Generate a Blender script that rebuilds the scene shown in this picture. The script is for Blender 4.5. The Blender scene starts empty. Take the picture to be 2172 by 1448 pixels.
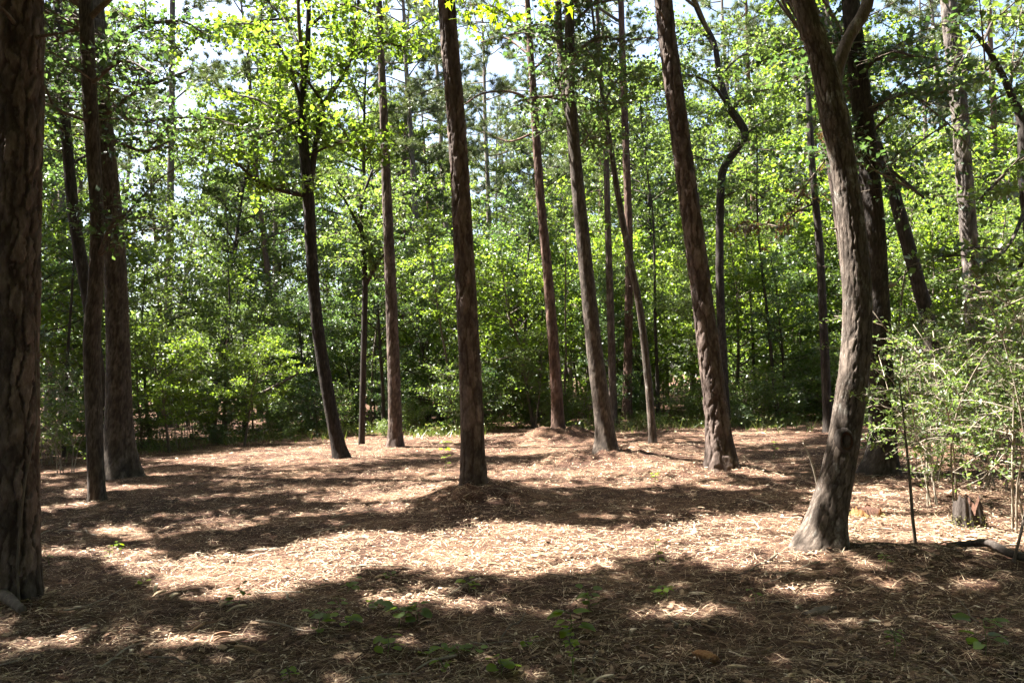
import bpy, math, random
import numpy as np
from mathutils import Matrix, Vector

# ------------------------------------------------------------------ camera, sky, sun, exposure
scene = bpy.context.scene
C = scene.collection
PW, PH, FPX = 2172.0, 1448.0, 1705.0           # picture size and focal length in its pixels
PITCH, ROLL, EYE = 2.6, -2.0, 1.6
cam_data = bpy.data.cameras.new('camera')
cam_data.sensor_width = 36.0
cam_data.lens = FPX / PW * 36.0
cam_data.clip_start = 0.05
cam_data.clip_end = 2000.0
cam = bpy.data.objects.new('camera', cam_data)
C.objects.link(cam)
CAM_M = Matrix.Translation((0, 0, EYE)) @ Matrix.Rotation(math.radians(90 + PITCH), 4, 'X') @ Matrix.Rotation(math.radians(ROLL), 4, 'Z')
cam.matrix_world = CAM_M
scene.camera = cam

SUN_EL, SUN_AZ = 63.0, -72.0                    # azimuth clockwise from +Y (straight ahead)
el, az = math.radians(SUN_EL), math.radians(SUN_AZ)
TO_SUN = np.array([math.cos(el) * math.sin(az), math.cos(el) * math.cos(az), math.sin(el)])
world = bpy.data.worlds.new('World')
scene.world = world
world.use_nodes = True
wn = world.node_tree
bg = wn.nodes['Background']
sky = wn.nodes.new('ShaderNodeTexSky')
sky.sky_type = 'NISHITA'
sky.sun_disc = False
sky.sun_elevation = el
sky.sun_rotation = az % (2 * math.pi)
sky.air_density = 1.0
sky.dust_density = 4.0
sky.ozone_density = 1.0
bg.inputs['Strength'].default_value = 0.05
wn.links.new(sky.outputs[0], bg.inputs[0])
sun_data = bpy.data.lights.new('sun', 'SUN')
sun_data.energy = 5.0
sun_data.angle = math.radians(0.53)
sun_data.color = (1.0, 0.965, 0.90)
sun = bpy.data.objects.new('sun', sun_data)
C.objects.link(sun)
sun.rotation_euler = Vector(TO_SUN).to_track_quat('Z', 'Y').to_euler()
sun.location = (-20, 20, 40)

scene.view_settings.view_transform = 'Standard'
scene.view_settings.look = 'None'
scene.view_settings.exposure = 3.35
scene.view_settings.gamma = 1.0
scene.view_settings.use_curve_mapping = False
cy = scene.cycles
cy.max_bounces = 6
cy.diffuse_bounces = 1
cy.glossy_bounces = 2
cy.transmission_bounces = 4
cy.transparent_max_bounces = 4
cy.sample_clamp_indirect = 4.0
cy.use_adaptive_sampling = True
cy.adaptive_threshold = 0.02
cy.use_denoising = True
cy.use_fast_gi = False
cy.caustics_reflective = False
cy.caustics_refractive = False

# ------------------------------------------------------------------ numeric helpers
CAM_R = np.array(CAM_M.to_3x3())
CAM_P = np.array([0.0, 0.0, EYE])
UP = np.array([0.0, 0.0, 1.0])


def nrm(v):
    v = np.asarray(v, float)
    return v / np.maximum(np.linalg.norm(v, axis=-1, keepdims=True), 1e-9)


def ray(px, py):
    return CAM_R @ np.array([(px - PW / 2) / FPX, -(py - PH / 2) / FPX, -1.0])


def at(px, py, D):
    """the point on the ray of a picture position that stands D metres ahead"""
    d = ray(px, py)
    return CAM_P + d * (D / d[1])


def hash3(ix, iy, iz, seed=0):
    n = (ix.astype(np.int64) * 374761393 + iy.astype(np.int64) * 668265263 + iz.astype(np.int64) * 2147483647 + seed * 974711) & 0xffffffff
    n = ((n ^ (n >> 13)) * 1274126177) & 0xffffffff
    n = (n ^ (n >> 16)) & 0xffffffff
    return n.astype(np.float64) / 4294967295.0


def vnoise(x, y, z=None, seed=0):
    x = np.asarray(x, float); y = np.asarray(y, float)
    z = np.zeros_like(x) if z is None else np.asarray(z, float)
    ix, iy, iz = np.floor(x), np.floor(y), np.floor(z)
    fx, fy, fz = x - ix, y - iy, z - iz
    fx, fy, fz = [f * f * (3 - 2 * f) for f in (fx, fy, fz)]
    r = 0
    for a in (0, 1):
        for b in (0, 1):
            for c in (0, 1):
                w = (fx if a else 1 - fx) * (fy if b else 1 - fy) * (fz if c else 1 - fz)
                r = r + w * hash3(ix + a, iy + b, iz + c, seed)
    return r


def fbm(x, y, z=None, seed=0, octv=4):
    r, a, s = 0, 0.5, 0
    for k in range(octv):
        f = 2 ** k
        r = r + a * vnoise(np.asarray(x) * f, np.asarray(y) * f, None if z is None else np.asarray(z) * f, seed + k)
        s += a
        a *= 0.5
    return r / s


# ------------------------------------------------------------------ mesh helpers
def mk_mesh(name, V, Fs, mat, smooth=False):
    """V (n,3); Fs a list of (m,3) or (m,4) index arrays"""
    me = bpy.data.meshes.new(name)
    V = np.ascontiguousarray(V, dtype=np.float32)
    me.vertices.add(len(V))
    me.vertices.foreach_set('co', V.ravel())
    Fs = [np.asarray(f, dtype=np.int32) for f in Fs if len(f)]
    loops = np.concatenate([f.ravel() for f in Fs])
    tot = np.concatenate([np.full(len(f), f.shape[1], np.int32) for f in Fs])
    start = np.concatenate([[0], np.cumsum(tot)[:-1]]).astype(np.int32)
    me.loops.add(len(loops))
    me.loops.foreach_set('vertex_index', loops)
    me.polygons.add(len(tot))
    me.polygons.foreach_set('loop_start', start)
    me.polygons.foreach_set('loop_total', tot)
    if smooth:
        me.polygons.foreach_set('use_smooth', np.ones(len(tot), bool))
    me.update(calc_edges=True)
    if mat is not None:
        me.materials.append(mat)
    return me


class Bag:
    """collects shapes into one mesh"""
    def __init__(self):
        self.V, self.F, self.n = [], [], 0

    def add(self, V, Fs):
        for f in Fs:
            self.F.append(np.asarray(f) + self.n)
        self.V.append(V)
        self.n += len(V)

    def mesh(self, name, mat, smooth=False, origin=(0, 0, 0)):
        V = np.concatenate(self.V) - np.asarray(origin, float)
        q = [f for f in self.F if f.shape[1] == 4]
        t = [f for f in self.F if f.shape[1] == 3]
        Fs = []
        if q: Fs.append(np.concatenate(q))
        if t: Fs.append(np.concatenate(t))
        return mk_mesh(name, V, Fs, mat, smooth)


def catmull(P, n_per=None, step=None):
    """a smooth curve through the rows of P, any number of columns, evenly stepped by its first three"""
    P = np.asarray(P, float)
    Q = np.vstack([2 * P[0] - P[1], P, 2 * P[-1] - P[-2]])
    out = []
    m = 24
    for i in range(len(P) - 1):
        p0, p1, p2, p3 = Q[i:i + 4]
        t = np.linspace(0, 1, m, endpoint=False)[:, None]
        out.append(0.5 * (2 * p1 + (p2 - p0) * t + (2 * p0 - 5 * p1 + 4 * p2 - p3) * t ** 2 + (3 * p1 - p0 - 3 * p2 + p3) * t ** 3))
    out.append(P[-1:])
    out = np.vstack(out)
    s = np.concatenate([[0], np.cumsum(np.linalg.norm(np.diff(out[:, :3], axis=0), axis=1))])
    k = max(3, int(s[-1] / step) + 1) if step else n_per
    ss = np.linspace(0, s[-1], k)
    return np.stack([np.interp(ss, s, out[:, j]) for j in range(out.shape[1])], 1), ss


def tube(P, R, seg, disp=None, ss=None, cap=True):
    """rings of seg vertices round the curve P with radii R; disp(theta, s, r) moves them in and out"""
    P = np.asarray(P, float); n = len(P)
    T = nrm(np.gradient(P, axis=0))
    mean = nrm(P[-1] - P[0])
    ref = np.eye(3)[int(np.argmin(np.abs(mean)))]
    U = nrm(ref - T * (T @ ref)[:, None])
    W = np.cross(T, U)
    th = np.linspace(0, 2 * np.pi, seg, endpoint=False)
    rr = np.repeat(np.asarray(R, float)[:, None], seg, 1)
    if disp is not None:
        rr = rr + disp(np.repeat(th[None], n, 0), np.repeat(ss[:, None], seg, 1), rr)
    V = P[:, None] + rr[..., None] * (np.cos(th)[None, :, None] * U[:, None] + np.sin(th)[None, :, None] * W[:, None])
    V = V.reshape(-1, 3)
    i = np.arange(n - 1)[:, None] * seg
    j = np.arange(seg)[None]
    k = (j + 1) % seg
    F = np.stack([i + j, i + k, i + seg + k, i + seg + j], -1).reshape(-1, 4)
    Fs = [F]
    if cap:
        V = np.vstack([V, P[-1:] + T[-1:] * R[-1] * 0.3])
        l = (n - 1) * seg
        Fs.append(np.stack([l + np.arange(seg), l + (np.arange(seg) + 1) % seg, np.full(seg, n * seg)], 1))
    return V, Fs


def prisms(A, B, ra, rb):
    """many thin three-sided twigs at once"""
    N = len(A)
    T = nrm(B - A)
    ref = np.where(np.abs(T[:, 2:3]) > 0.8, np.array([[1.0, 0, 0]]), UP[None])
    U = nrm(np.cross(T, ref)); W = np.cross(T, U)
    V = np.zeros((N, 6, 3))
    for k in range(3):
        a = 2 * np.pi * k / 3
        o = math.cos(a) * U + math.sin(a) * W
        V[:, k] = A + o * np.reshape(ra, (-1, 1))
        V[:, 3 + k] = B + o * np.reshape(rb, (-1, 1))
    b = (np.arange(N) * 6)[:, None]
    F = np.concatenate([b + np.array([[0, 1, 4, 3]]), b + np.array([[1, 2, 5, 4]]), b + np.array([[2, 0, 3, 5]])])
    return V.reshape(-1, 3), [F]


LEAF = (np.array([[0, 0, 0], [.36, .42, .09], [0, 1, -.06], [-.36, .42, .09]]), np.array([[0, 1, 2], [0, 2, 3]]))
LEAF6 = (np.array([[0, 0, 0], [.22, .25, .05], [.27, .58, .07], [0, 1, -.06], [-.27, .58, .07], [-.22, .25, .05], [0, .5, 0]]),
         np.array([[0, 1, 6], [1, 2, 6], [2, 3, 6], [3, 4, 6], [4, 5, 6], [5, 0, 6]]))
NEEDLE = (np.array([[-.5, 0, 0], [.5, 0, 0], [0, 1, 0]]), np.array([[0, 1, 2]]))


def star_leaf():
    V = [[0, 0.28, 0]]
    tips = [(-115, .55), (-58, .82), (0, 1.0), (58, .82), (115, .55)]
    out = [[0, 0, 0]]
    pts = []
    for a, r in tips:
        for da, rr in ((-22, .30), (-9, r * .55 + .05), (0, r), (9, r * .55 + .05)):
            t = math.radians(a + da)
            pts.append([math.sin(t) * rr * .62, 0.28 + math.cos(t) * rr * .72, 0.10 * rr * abs(math.sin(t)) - 0.06 * rr * rr])
    pts.append([0.06, 0.1, 0])
    V = V + pts + [[0, -.35, .05], [.012, -.35, .05]]
    n = len(pts)
    F = [[0, 1 + (i + 1) % n, 1 + i] for i in range(n)]
    return np.array(V), np.array(F + [[0, n + 1, n + 2]])


STAR = star_leaf()


def place(P, Y, N, size, tmpl, width=1.0):
    """copies of a flat template at P, lying along Y, facing N"""
    tv, tf = tmpl
    P = np.asarray(P, float); n = len(P)
    Y = nrm(Y)
    X = nrm(np.cross(Y, N)); Z = np.cross(X, Y)
    s = np.reshape(size, (-1, 1, 1)) * np.ones((n, 1, 1))
    w = np.reshape(width, (-1, 1, 1)) * np.ones((n, 1, 1))
    V = P[:, None] + s * (w * tv[None, :, 0:1] * X[:, None] + tv[None, :, 1:2] * Y[:, None] + tv[None, :, 2:3] * Z[:, None])
    F = (np.arange(n) * len(tv))[:, None, None] + tf[None]
    return V.reshape(-1, 3), [F.reshape(-1, 3)]


# ------------------------------------------------------------------ object helpers
def obj(name, me, parent=None, loc=None):
    o = bpy.data.objects.new(name, me)
    C.objects.link(o)
    if loc is not None: o.location = loc
    if name in ('crown', 'twigs', 'branches', 'upper_crown', 'foliage'): o['kind'] = 'stuff'   # leaves and twigs too many to pick apart
    if parent is not None: o.parent = parent
    return o


def thing(name, label, cat, loc=(0, 0, 0), group=None):
    o = bpy.data.objects.new(name, None)
    C.objects.link(o)
    o.empty_display_size = 0.2
    o.location = loc
    return tag(o, label, cat, group)


def tag(o, label, cat, group=None):
    o['label'] = label; o['category'] = cat
    if group: o['group'] = group
    return o


def copy_tree(src, loc, rz, sc, label=None, group=None, tilt=(0, 0)):
    r = src.copy(); C.objects.link(r)
    r.location = loc; r.rotation_euler = (tilt[0], tilt[1], rz); r.scale = (sc, sc, sc) if np.isscalar(sc) else sc
    if label: r['label'] = label
    if group: r['group'] = group
    for ch in list(src.children):
        c = ch.copy(); C.objects.link(c); c.parent = r
        for g in list(ch.children):
            d = g.copy(); C.objects.link(d); d.parent = c
    return r


# ------------------------------------------------------------------ materials
def new_mat(name):
    m = bpy.data.materials.new(name); m.use_nodes = True
    nt = m.node_tree
    for n in list(nt.nodes): nt.nodes.remove(n)
    out = nt.nodes.new('ShaderNodeOutputMaterial')
    return m, nt, out


def ramp(nt, stops, fac):
    r = nt.nodes.new('ShaderNodeValToRGB')
    e = r.color_ramp.elements
    while len(e) < len(stops): e.new(0.5)
    for k, (p, c) in enumerate(stops):
        e[k].position = p; e[k].color = (*c, 1)
    nt.links.new(fac, r.inputs[0])
    return r.outputs[0]


def noise_n(nt, scale, detail=4, vec=None, rough=0.6):
    n = nt.nodes.new('ShaderNodeTexNoise')
    n.inputs['Scale'].default_value = scale; n.inputs['Detail'].default_value = detail; n.inputs['Roughness'].default_value = rough
    if vec is not None: nt.links.new(vec, n.inputs['Vector'])
    return n


def obj_vec(nt, scale):
    tc = nt.nodes.new('ShaderNodeTexCoord'); mp = nt.nodes.new('ShaderNodeMapping')
    mp.inputs['Scale'].default_value = scale
    nt.links.new(tc.outputs['Object'], mp.inputs['Vector'])
    return mp.outputs[0]


def leaf_mat(name, stops, trans, gloss=0.5, rough=0.40, share=0.5):
    """leaves: reflecting and letting light through; each leaf its own tint"""
    m, nt, out = new_mat(name)
    g = nt.nodes.new('ShaderNodeNewGeometry'); oi = nt.nodes.new('ShaderNodeObjectInfo')
    mx = nt.nodes.new('ShaderNodeMath'); mx.operation = 'MULTIPLY_ADD'
    mx.inputs[1].default_value = 0.75
    nt.links.new(g.outputs['Random Per Island'], mx.inputs[0])
    sc = nt.nodes.new('ShaderNodeMath'); sc.operation = 'MULTIPLY'; sc.inputs[1].default_value = 0.25
    nt.links.new(oi.outputs['Random'], sc.inputs[0]); nt.links.new(sc.outputs[0], mx.inputs[2])
    col = ramp(nt, stops, mx.outputs[0])
    p = nt.nodes.new('ShaderNodeBsdfPrincipled')
    nt.links.new(col, p.inputs['Base Color'])
    p.inputs['Roughness'].default_value = rough
    p.inputs['Specular IOR Level'].default_value = gloss
    t = nt.nodes.new('ShaderNodeBsdfTranslucent')
    mul = nt.nodes.new('ShaderNodeMix'); mul.data_type = 'RGBA'; mul.blend_type = 'MULTIPLY'
    mul.inputs[0].default_value = 1.0
    mul.inputs[7].default_value = (*trans, 1)
    nt.links.new(col, mul.inputs[6])
    nt.links.new(mul.outputs[2], t.inputs['Color'])
    mix = nt.nodes.new('ShaderNodeMixShader'); mix.inputs[0].default_value = share
    nt.links.new(p.outputs[0], mix.inputs[1]); nt.links.new(t.outputs[0], mix.inputs[2])
    nt.links.new(mix.outputs[0], out.inputs[0])
    return m


def bark_mat(name, stops, scale=(9, 9, 2.2), bump=0.6, lichen=None, dist=0.02, fine=9.0):
    m, nt, out = new_mat(name)
    v = obj_vec(nt, scale)
    n1 = noise_n(nt, 1.0, 6, v, 0.7)
    v2 = obj_vec(nt, tuple(s * fine / 3 for s in scale))
    n2 = noise_n(nt, 1.0, 5, v2, 0.65)
    add = nt.nodes.new('ShaderNodeMath'); add.operation = 'MULTIPLY_ADD'; add.inputs[1].default_value = 0.45
    nt.links.new(n2.outputs[0], add.inputs[0])
    h = nt.nodes.new('ShaderNodeMath'); h.operation = 'MULTIPLY'; h.inputs[1].default_value = 0.55
    nt.links.new(n1.outputs[0], h.inputs[0]); nt.links.new(h.outputs[0], add.inputs[2])
    col = ramp(nt, stops, add.outputs[0])
    if lichen:
        ln = noise_n(nt, 1.0, 5, obj_vec(nt, (7, 7, 5)), 0.75)
        lr = ramp(nt, [(0.55, (0, 0, 0)), (0.68, (.8, .8, .8))], ln.outputs[0])
        mx = nt.nodes.new('ShaderNodeMix'); mx.data_type = 'RGBA'
        nt.links.new(lr, mx.inputs[0]); nt.links.new(col, mx.inputs[6])
        mx.inputs[7].default_value = (*lichen, 1)
        col = mx.outputs[2]
    # weathered plate faces differ from plate to plate; fresh inner bark shows in the furrows
    pa = nt.nodes.new('ShaderNodeAttribute'); pa.attribute_name = 'plate'
    pm = nt.nodes.new('ShaderNodeMath'); pm.operation = 'MULTIPLY_ADD'; pm.inputs[1].default_value = 1.0; pm.inputs[2].default_value = 1.0
    nt.links.new(pa.outputs['Fac'], pm.inputs[0])
    pv = nt.nodes.new('ShaderNodeVectorMath'); pv.operation = 'SCALE'
    nt.links.new(col, pv.inputs[0]); nt.links.new(pm.outputs[0], pv.inputs['Scale'])
    fa = nt.nodes.new('ShaderNodeAttribute'); fa.attribute_name = 'furrow'
    fm = nt.nodes.new('ShaderNodeMix'); fm.data_type = 'RGBA'
    nt.links.new(fa.outputs['Fac'], fm.inputs[0]); nt.links.new(pv.outputs[0], fm.inputs[6])
    fm.inputs[7].default_value = (*stops[0][1], 1)
    col = fm.outputs[2]
    p = nt.nodes.new('ShaderNodeBsdfPrincipled')
    nt.links.new(col, p.inputs['Base Color'])
    p.inputs['Roughness'].default_value = 0.85; p.inputs['Specular IOR Level'].default_value = 0.2
    b = nt.nodes.new('ShaderNodeBump'); b.inputs['Strength'].default_value = bump; b.inputs['Distance'].default_value = dist
    nt.links.new(add.outputs[0], b.inputs['Height']); nt.links.new(b.outputs[0], p.inputs['Normal'])
    nt.links.new(p.outputs[0], out.inputs[0])
    return m


def litter_mat(name, stops, rough=0.8, share=0.0, spec=0.2):
    m, nt, out = new_mat(name)
    g = nt.nodes.new('ShaderNodeNewGeometry'); oi = nt.nodes.new('ShaderNodeObjectInfo')
    a = nt.nodes.new('ShaderNodeMath'); a.operation = 'ADD'
    nt.links.new(g.outputs['Random Per Island'], a.inputs[0]); nt.links.new(oi.outputs['Random'], a.inputs[1])
    f = nt.nodes.new('ShaderNodeMath'); f.operation = 'FRACT'; nt.links.new(a.outputs[0], f.inputs[0])
    col = ramp(nt, stops, f.outputs[0])
    n = noise_n(nt, 60, 3, obj_vec(nt, (1, 1, 1)))
    r2 = ramp(nt, [(0.3, (.6, .6, .6)), (0.7, (1.1, 1.1, 1.1))], n.outputs[0])
    mul = nt.nodes.new('ShaderNodeMix'); mul.data_type = 'RGBA'; mul.blend_type = 'MULTIPLY'; mul.inputs[0].default_value = 1.0
    nt.links.new(col, mul.inputs[6]); nt.links.new(r2, mul.inputs[7])
    p = nt.nodes.new('ShaderNodeBsdfPrincipled')
    nt.links.new(mul.outputs[2], p.inputs['Base Color'])
    p.inputs['Roughness'].default_value = rough; p.inputs['Specular IOR Level'].default_value = spec
    nt.links.new(p.outputs[0], out.inputs[0])
    return m


M = {}
M['leaf_bright'] = leaf_mat('leaf_bright', [(0.0, (0.049, 0.084, 0.016)), (0.55, (0.084, 0.128, 0.023)), (1.0, (0.128, 0.167, 0.031))], (2.2, 2.2, .9), share=.55)
M['leaf_mid'] = leaf_mat('leaf_mid', [(0.0, (0.044, 0.070, 0.025)), (0.5, (0.069, 0.101, 0.037)), (1.0, (0.111, 0.136, 0.051))], (1.9, 2.0, .8), share=.5)
M['leaf_dark'] = leaf_mat('leaf_dark', [(0.0, (0.035, 0.061, 0.031)), (0.6, (0.058, 0.090, 0.044)), (1.0, (0.084, 0.112, 0.052))], (1.7, 1.9, .8), gloss=.5, rough=.36, share=.45)
M['leaf_pale'] = leaf_mat('leaf_pale', [(0.0, (0.069, 0.103, 0.035)), (0.6, (0.103, 0.142, 0.050)), (1.0, (0.146, 0.180, 0.069))], (1.7, 1.8, .8), gloss=.4, share=.48)  # pale-leaved shrubs and trees; on far woods the paleness stands in for haze
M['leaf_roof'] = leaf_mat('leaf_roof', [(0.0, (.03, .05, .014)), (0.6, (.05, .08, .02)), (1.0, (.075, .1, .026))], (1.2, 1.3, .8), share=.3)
M['leaf_gum'] = leaf_mat('leaf_gum', [(0.0, (.09, .14, .012)), (0.6, (.12, .18, .014)), (1.0, (.16, .20, .016))], (2.3, 2.2, .7), share=.6)
M['needle'] = leaf_mat('needle', [(0.0, (0.062, 0.085, 0.035)), (0.6, (0.106, 0.131, 0.056)), (1.0, (0.163, 0.169, 0.081))], (1.2, 1.3, .8), gloss=.4, share=.3)
M['dry_leaf'] = leaf_mat('dry_leaf', [(0.0, (.07, .045, .02)), (0.6, (.12, .085, .03)), (1.0, (.14, .12, .03))], (1.3, 1.1, .8), share=.35)
M['pine_bark'] = bark_mat('pine_bark', [(0.28, (.04, .026, .02)), (0.5, (.115, .083, .068)), (0.72, (.24, .185, .155))], (10, 10, 4), 0.7)
M['pine_bark_red'] = bark_mat('pine_bark_red', [(0.28, (.042, .023, .016)), (0.5, (.13, .078, .058)), (0.72, (.25, .165, .128))], (12, 12, 4), 0.8)
M['pine_bark_far'] = bark_mat('pine_bark_far', [(0.28, (.045, .035, .03)), (0.5, (.13, .105, .09)), (0.72, (.25, .215, .19))], (9, 9, 3), 0.9, dist=.04)
M['oak_bark'] = bark_mat('oak_bark', [(0.28, (.03, .021, .015)), (0.5, (.11, .084, .066)), (0.75, (.24, .195, .16))], (22, 22, 5), 0.9, lichen=(.33, .31, .27))
M['dark_bark'] = bark_mat('dark_bark', [(0.28, (.016, .012, .010)), (0.5, (.046, .036, .030)), (0.75, (.115, .094, .08))], (20, 20, 5), 0.8)
M['grey_bark'] = bark_mat('grey_bark', [(0.28, (.035, .026, .02)), (0.5, (.10, .078, .062)), (0.75, (.21, .17, .14))], (16, 16, 5), 0.6)
M['twig'] = bark_mat('twig', [(0.28, (.05, .038, .028)), (0.5, (.11, .085, .062)), (0.75, (.2, .165, .125))], (30, 30, 12), 0.3)
M['pale_twig'] = bark_mat('pale_twig', [(0.28, (.14, .11, .08)), (0.5, (.24, .2, .15)), (0.75, (.36, .31, .25))], (30, 30, 12), 0.3)
M['raw_wood'] = bark_mat('raw_wood', [(0.28, (.10, .04, .015)), (0.5, (.26, .125, .05)), (0.75, (.42, .25, .12))], (40, 40, 8), 0.9)
M['scar'] = bark_mat('scar', [(0.28, (.02, .010, .006)), (0.5, (.06, .028, .017)), (0.75, (.13, .065, .04))], (30, 30, 30), 0.9)
M['moss'] = litter_mat('moss', [(0, (.06, .06, .012)), (.6, (.11, .105, .02)), (1, (.16, .145, .03))], .95)
M['straw'] = litter_mat('straw', [(0, (.036, .018, .012)), (.4, (.085, .043, .028)), (.72, (.26, .16, .098)), (1, (.62, .49, .33))])
M['chip'] = litter_mat('chip', [(0, (.12, .065, .04)), (.4, (.30, .19, .11)), (.75, (.52, .39, .25)), (1, (.68, .57, .42))])
M['brown_leaf'] = litter_mat('brown_leaf', [(0, (.09, .045, .026)), (.5, (.20, .115, .07)), (1, (.36, .25, .16))])
M['grass'] = leaf_mat('grass', [(0.0, (.05, .08, .02)), (0.6, (.09, .12, .03)), (1.0, (.2, .17, .07))], (1.4, 1.5, .8), share=.4)


def ground_mat():
    m, nt, out = new_mat('forest_floor')
    tc = nt.nodes.new('ShaderNodeTexCoord')
    n1 = noise_n(nt, 0.9, 6, tc.outputs['Object'], .65)
    n2 = noise_n(nt, 38.0, 6, tc.outputs['Object'], .75)
    v = nt.nodes.new('ShaderNodeTexVoronoi'); v.inputs['Scale'].default_value = 45.0
    mp = nt.nodes.new('ShaderNodeMapping'); mp.inputs['Scale'].default_value = (1, 3, 1); mp.inputs['Rotation'].default_value = (0, 0, .5)
    nt.links.new(tc.outputs['Object'], mp.inputs['Vector']); nt.links.new(mp.outputs[0], v.inputs['Vector'])
    a = nt.nodes.new('ShaderNodeMath'); a.operation = 'MULTIPLY_ADD'; a.inputs[1].default_value = .55
    b = nt.nodes.new('ShaderNodeMath'); b.operation = 'MULTIPLY'; b.inputs[1].default_value = .45
    nt.links.new(n2.outputs[0], a.inputs[0]); nt.links.new(n1.outputs[0], b.inputs[0]); nt.links.new(b.outputs[0], a.inputs[2])
    c1 = ramp(nt, [(0.32, (.022, .012, .008)), (0.46, (.05, .026, .018)), (0.57, (.15, .088, .055)), (0.70, (.46, .34, .225))], a.outputs[0])
    sep = nt.nodes.new('ShaderNodeSeparateColor'); nt.links.new(v.outputs['Color'], sep.inputs[0])
    c2 = ramp(nt, [(0.0, (.45, .42, .4)), (0.6, (.9, .9, .9)), (1.0, (1.45, 1.4, 1.3))], sep.outputs[0])
    mul = nt.nodes.new('ShaderNodeMix'); mul.data_type = 'RGBA'; mul.blend_type = 'MULTIPLY'; mul.inputs[0].default_value = 1.0
    nt.links.new(c1, mul.inputs[6]); nt.links.new(c2, mul.inputs[7])
    p = nt.nodes.new('ShaderNodeBsdfPrincipled'); p.inputs['Roughness'].default_value = .95; p.inputs['Specular IOR Level'].default_value = .1
    nt.links.new(mul.outputs[2], p.inputs['Base Color'])
    bu = nt.nodes.new('ShaderNodeBump'); bu.inputs['Strength'].default_value = .9; bu.inputs['Distance'].default_value = .03
    nt.links.new(n2.outputs[0], bu.inputs['Height']); nt.links.new(bu.outputs[0], p.inputs['Normal'])
    nt.links.new(p.outputs[0], out.inputs[0])
    return m


M['ground'] = ground_mat()

# ------------------------------------------------------------------ lie of the land
MOUNDS = []                                    # x, y, height, radius


def g_base(x, y):
    x = np.asarray(x, float); y = np.asarray(y, float)
    far = np.clip((np.hypot(x, y) - 26) / 30, 0, 1)
    z = 0.16 * (fbm(x * .16 + 5, y * .16 + 3, seed=3, octv=2) - .5) * np.clip(y / 9, .2, 1)
    z = z + 0.10 * np.exp(-((y - 6.5) / .75) ** 2) * np.clip((x - 1.2) / 1.4, 0, 1)
    return z + far * 0.5 * (fbm(x * .05, y * .05, seed=9, octv=2) - .4)


def g(x, y):
    z = g_base(x, y)
    for mx, my, mh, mr in MOUNDS:
        d = np.hypot(x - mx, y - my)
        z = z + mh / (1 + (d / mr) ** 4) * (0.5 + .6 * vnoise(np.asarray(x) * 3.1, np.asarray(y) * 3.1, seed=4) + .4 * vnoise(np.asarray(x) * 8, np.asarray(y) * 8, seed=5))
    return z


def hit(px, py, up=0.0):
    """where the ray of a picture position meets the ground"""
    d = ray(px, py)
    t = np.linspace(2.5, 60, 6000)
    P = CAM_P + t[:, None] * (d / d[1])
    below = P[:, 2] < g_base(P[:, 0], P[:, 1]) + up
    i = int(np.argmax(below)) if below.any() else len(t) - 1
    return P[i]


# ------------------------------------------------------------------ bark relief
def bark_relief(kind, r0, seed):
    cw, ch, depth, flake = {'pine': (.08, .25, .030, .014), 'oak': (.03, .11, .014, .008), 'plain': (.05, .3, .004, .002)}[kind]
    nc = max(5, int(round(2 * math.pi * r0 / cw)))

    def f(th, s, r):
        u = th / (2 * np.pi) * nc
        wob = (fbm(np.cos(th) * 2.2 + 9, np.sin(th) * 2.2 + 5, s * 2.5, seed, 3) - .5)
        u = u + wob * (1.3 if kind == 'pine' else .9)
        jag = fbm(np.cos(th) * r0 * 55, np.sin(th) * r0 * 55, s * 28, seed + 11, 3) - .5
        u = u + jag * .55
        v = s / ch + wob * .8 + jag * .3
        iu, iv = np.floor(u), np.floor(v)
        f1 = np.full(u.shape, 9.0); f2 = np.full(u.shape, 9.0); hid = np.zeros(u.shape)
        a1 = np.zeros(u.shape); b1 = np.zeros(u.shape); a2 = np.zeros(u.shape); b2 = np.zeros(u.shape)
        for a in (-1, 0, 1):
            for b in (-1, 0, 1):
                cu, cv = iu + a, iv + b
                cm = np.mod(cu, nc)
                pu = cu + .1 + .8 * hash3(cm, cv, np.zeros_like(cu), seed); pv = cv + .05 + .9 * hash3(cm, cv, np.ones_like(cu), seed)
                d = np.hypot(pu - u, pv - v)
                new = d < f1
                sec = (~new) & (d < f2)
                a2 = np.where(new, a1, np.where(sec, pu, a2)); b2 = np.where(new, b1, np.where(sec, pv, b2))
                f2 = np.where(new, f1, np.where(sec, d, f2))
                a1 = np.where(new, pu, a1); b1 = np.where(new, pv, b1)
                hid = np.where(new, hash3(cm, cv, np.full_like(cu, 2), seed), hid)
                f1 = np.where(new, d, f1)
        du, dv = np.abs(a1 - a2), np.abs(b1 - b2)
        side = np.clip(1.5 * du / (du + .7 * dv + 1e-6), .25, 1)      # upright furrows run deeper than the cross cracks
        wid = .03 + .24 * fbm(np.cos(th) * 3 + 2, np.sin(th) * 3, s * 5, seed + 3, 2)
        crack = np.clip((f2 - f1 - wid) / .12, 0, 1)
        crack = 1 - (1 - crack * crack * (3 - 2 * crack)) * side * np.clip(2.2 * fbm(np.cos(th) * 5 + 7, np.sin(th) * 5 + 1, s * 4, seed + 5, 2) - .1, .25, 1)
        step_ = np.floor(4 * fbm(np.cos(th) * r0 * 30, np.sin(th) * r0 * 30, s * 9, seed + 13, 3)) / 4
        hid = .6 * hid + .8 * (step_ - .35)
        rough = fbm(np.cos(th) * r * 60, np.sin(th) * r * 60, s * 40, seed + 7, 2) - .5
        k = np.clip(r0 / .16, .35, 1)
        f.last = ((1 - crack) * .9, hid - .5)
        return k * (depth * (crack - .6) + flake * (hid - .5) * crack + .006 * rough)
    return f


# ------------------------------------------------------------------ the trees one can pick out
LIGHT_TREES = []                               # trees that carry the roof of leaves over the clearing


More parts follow.
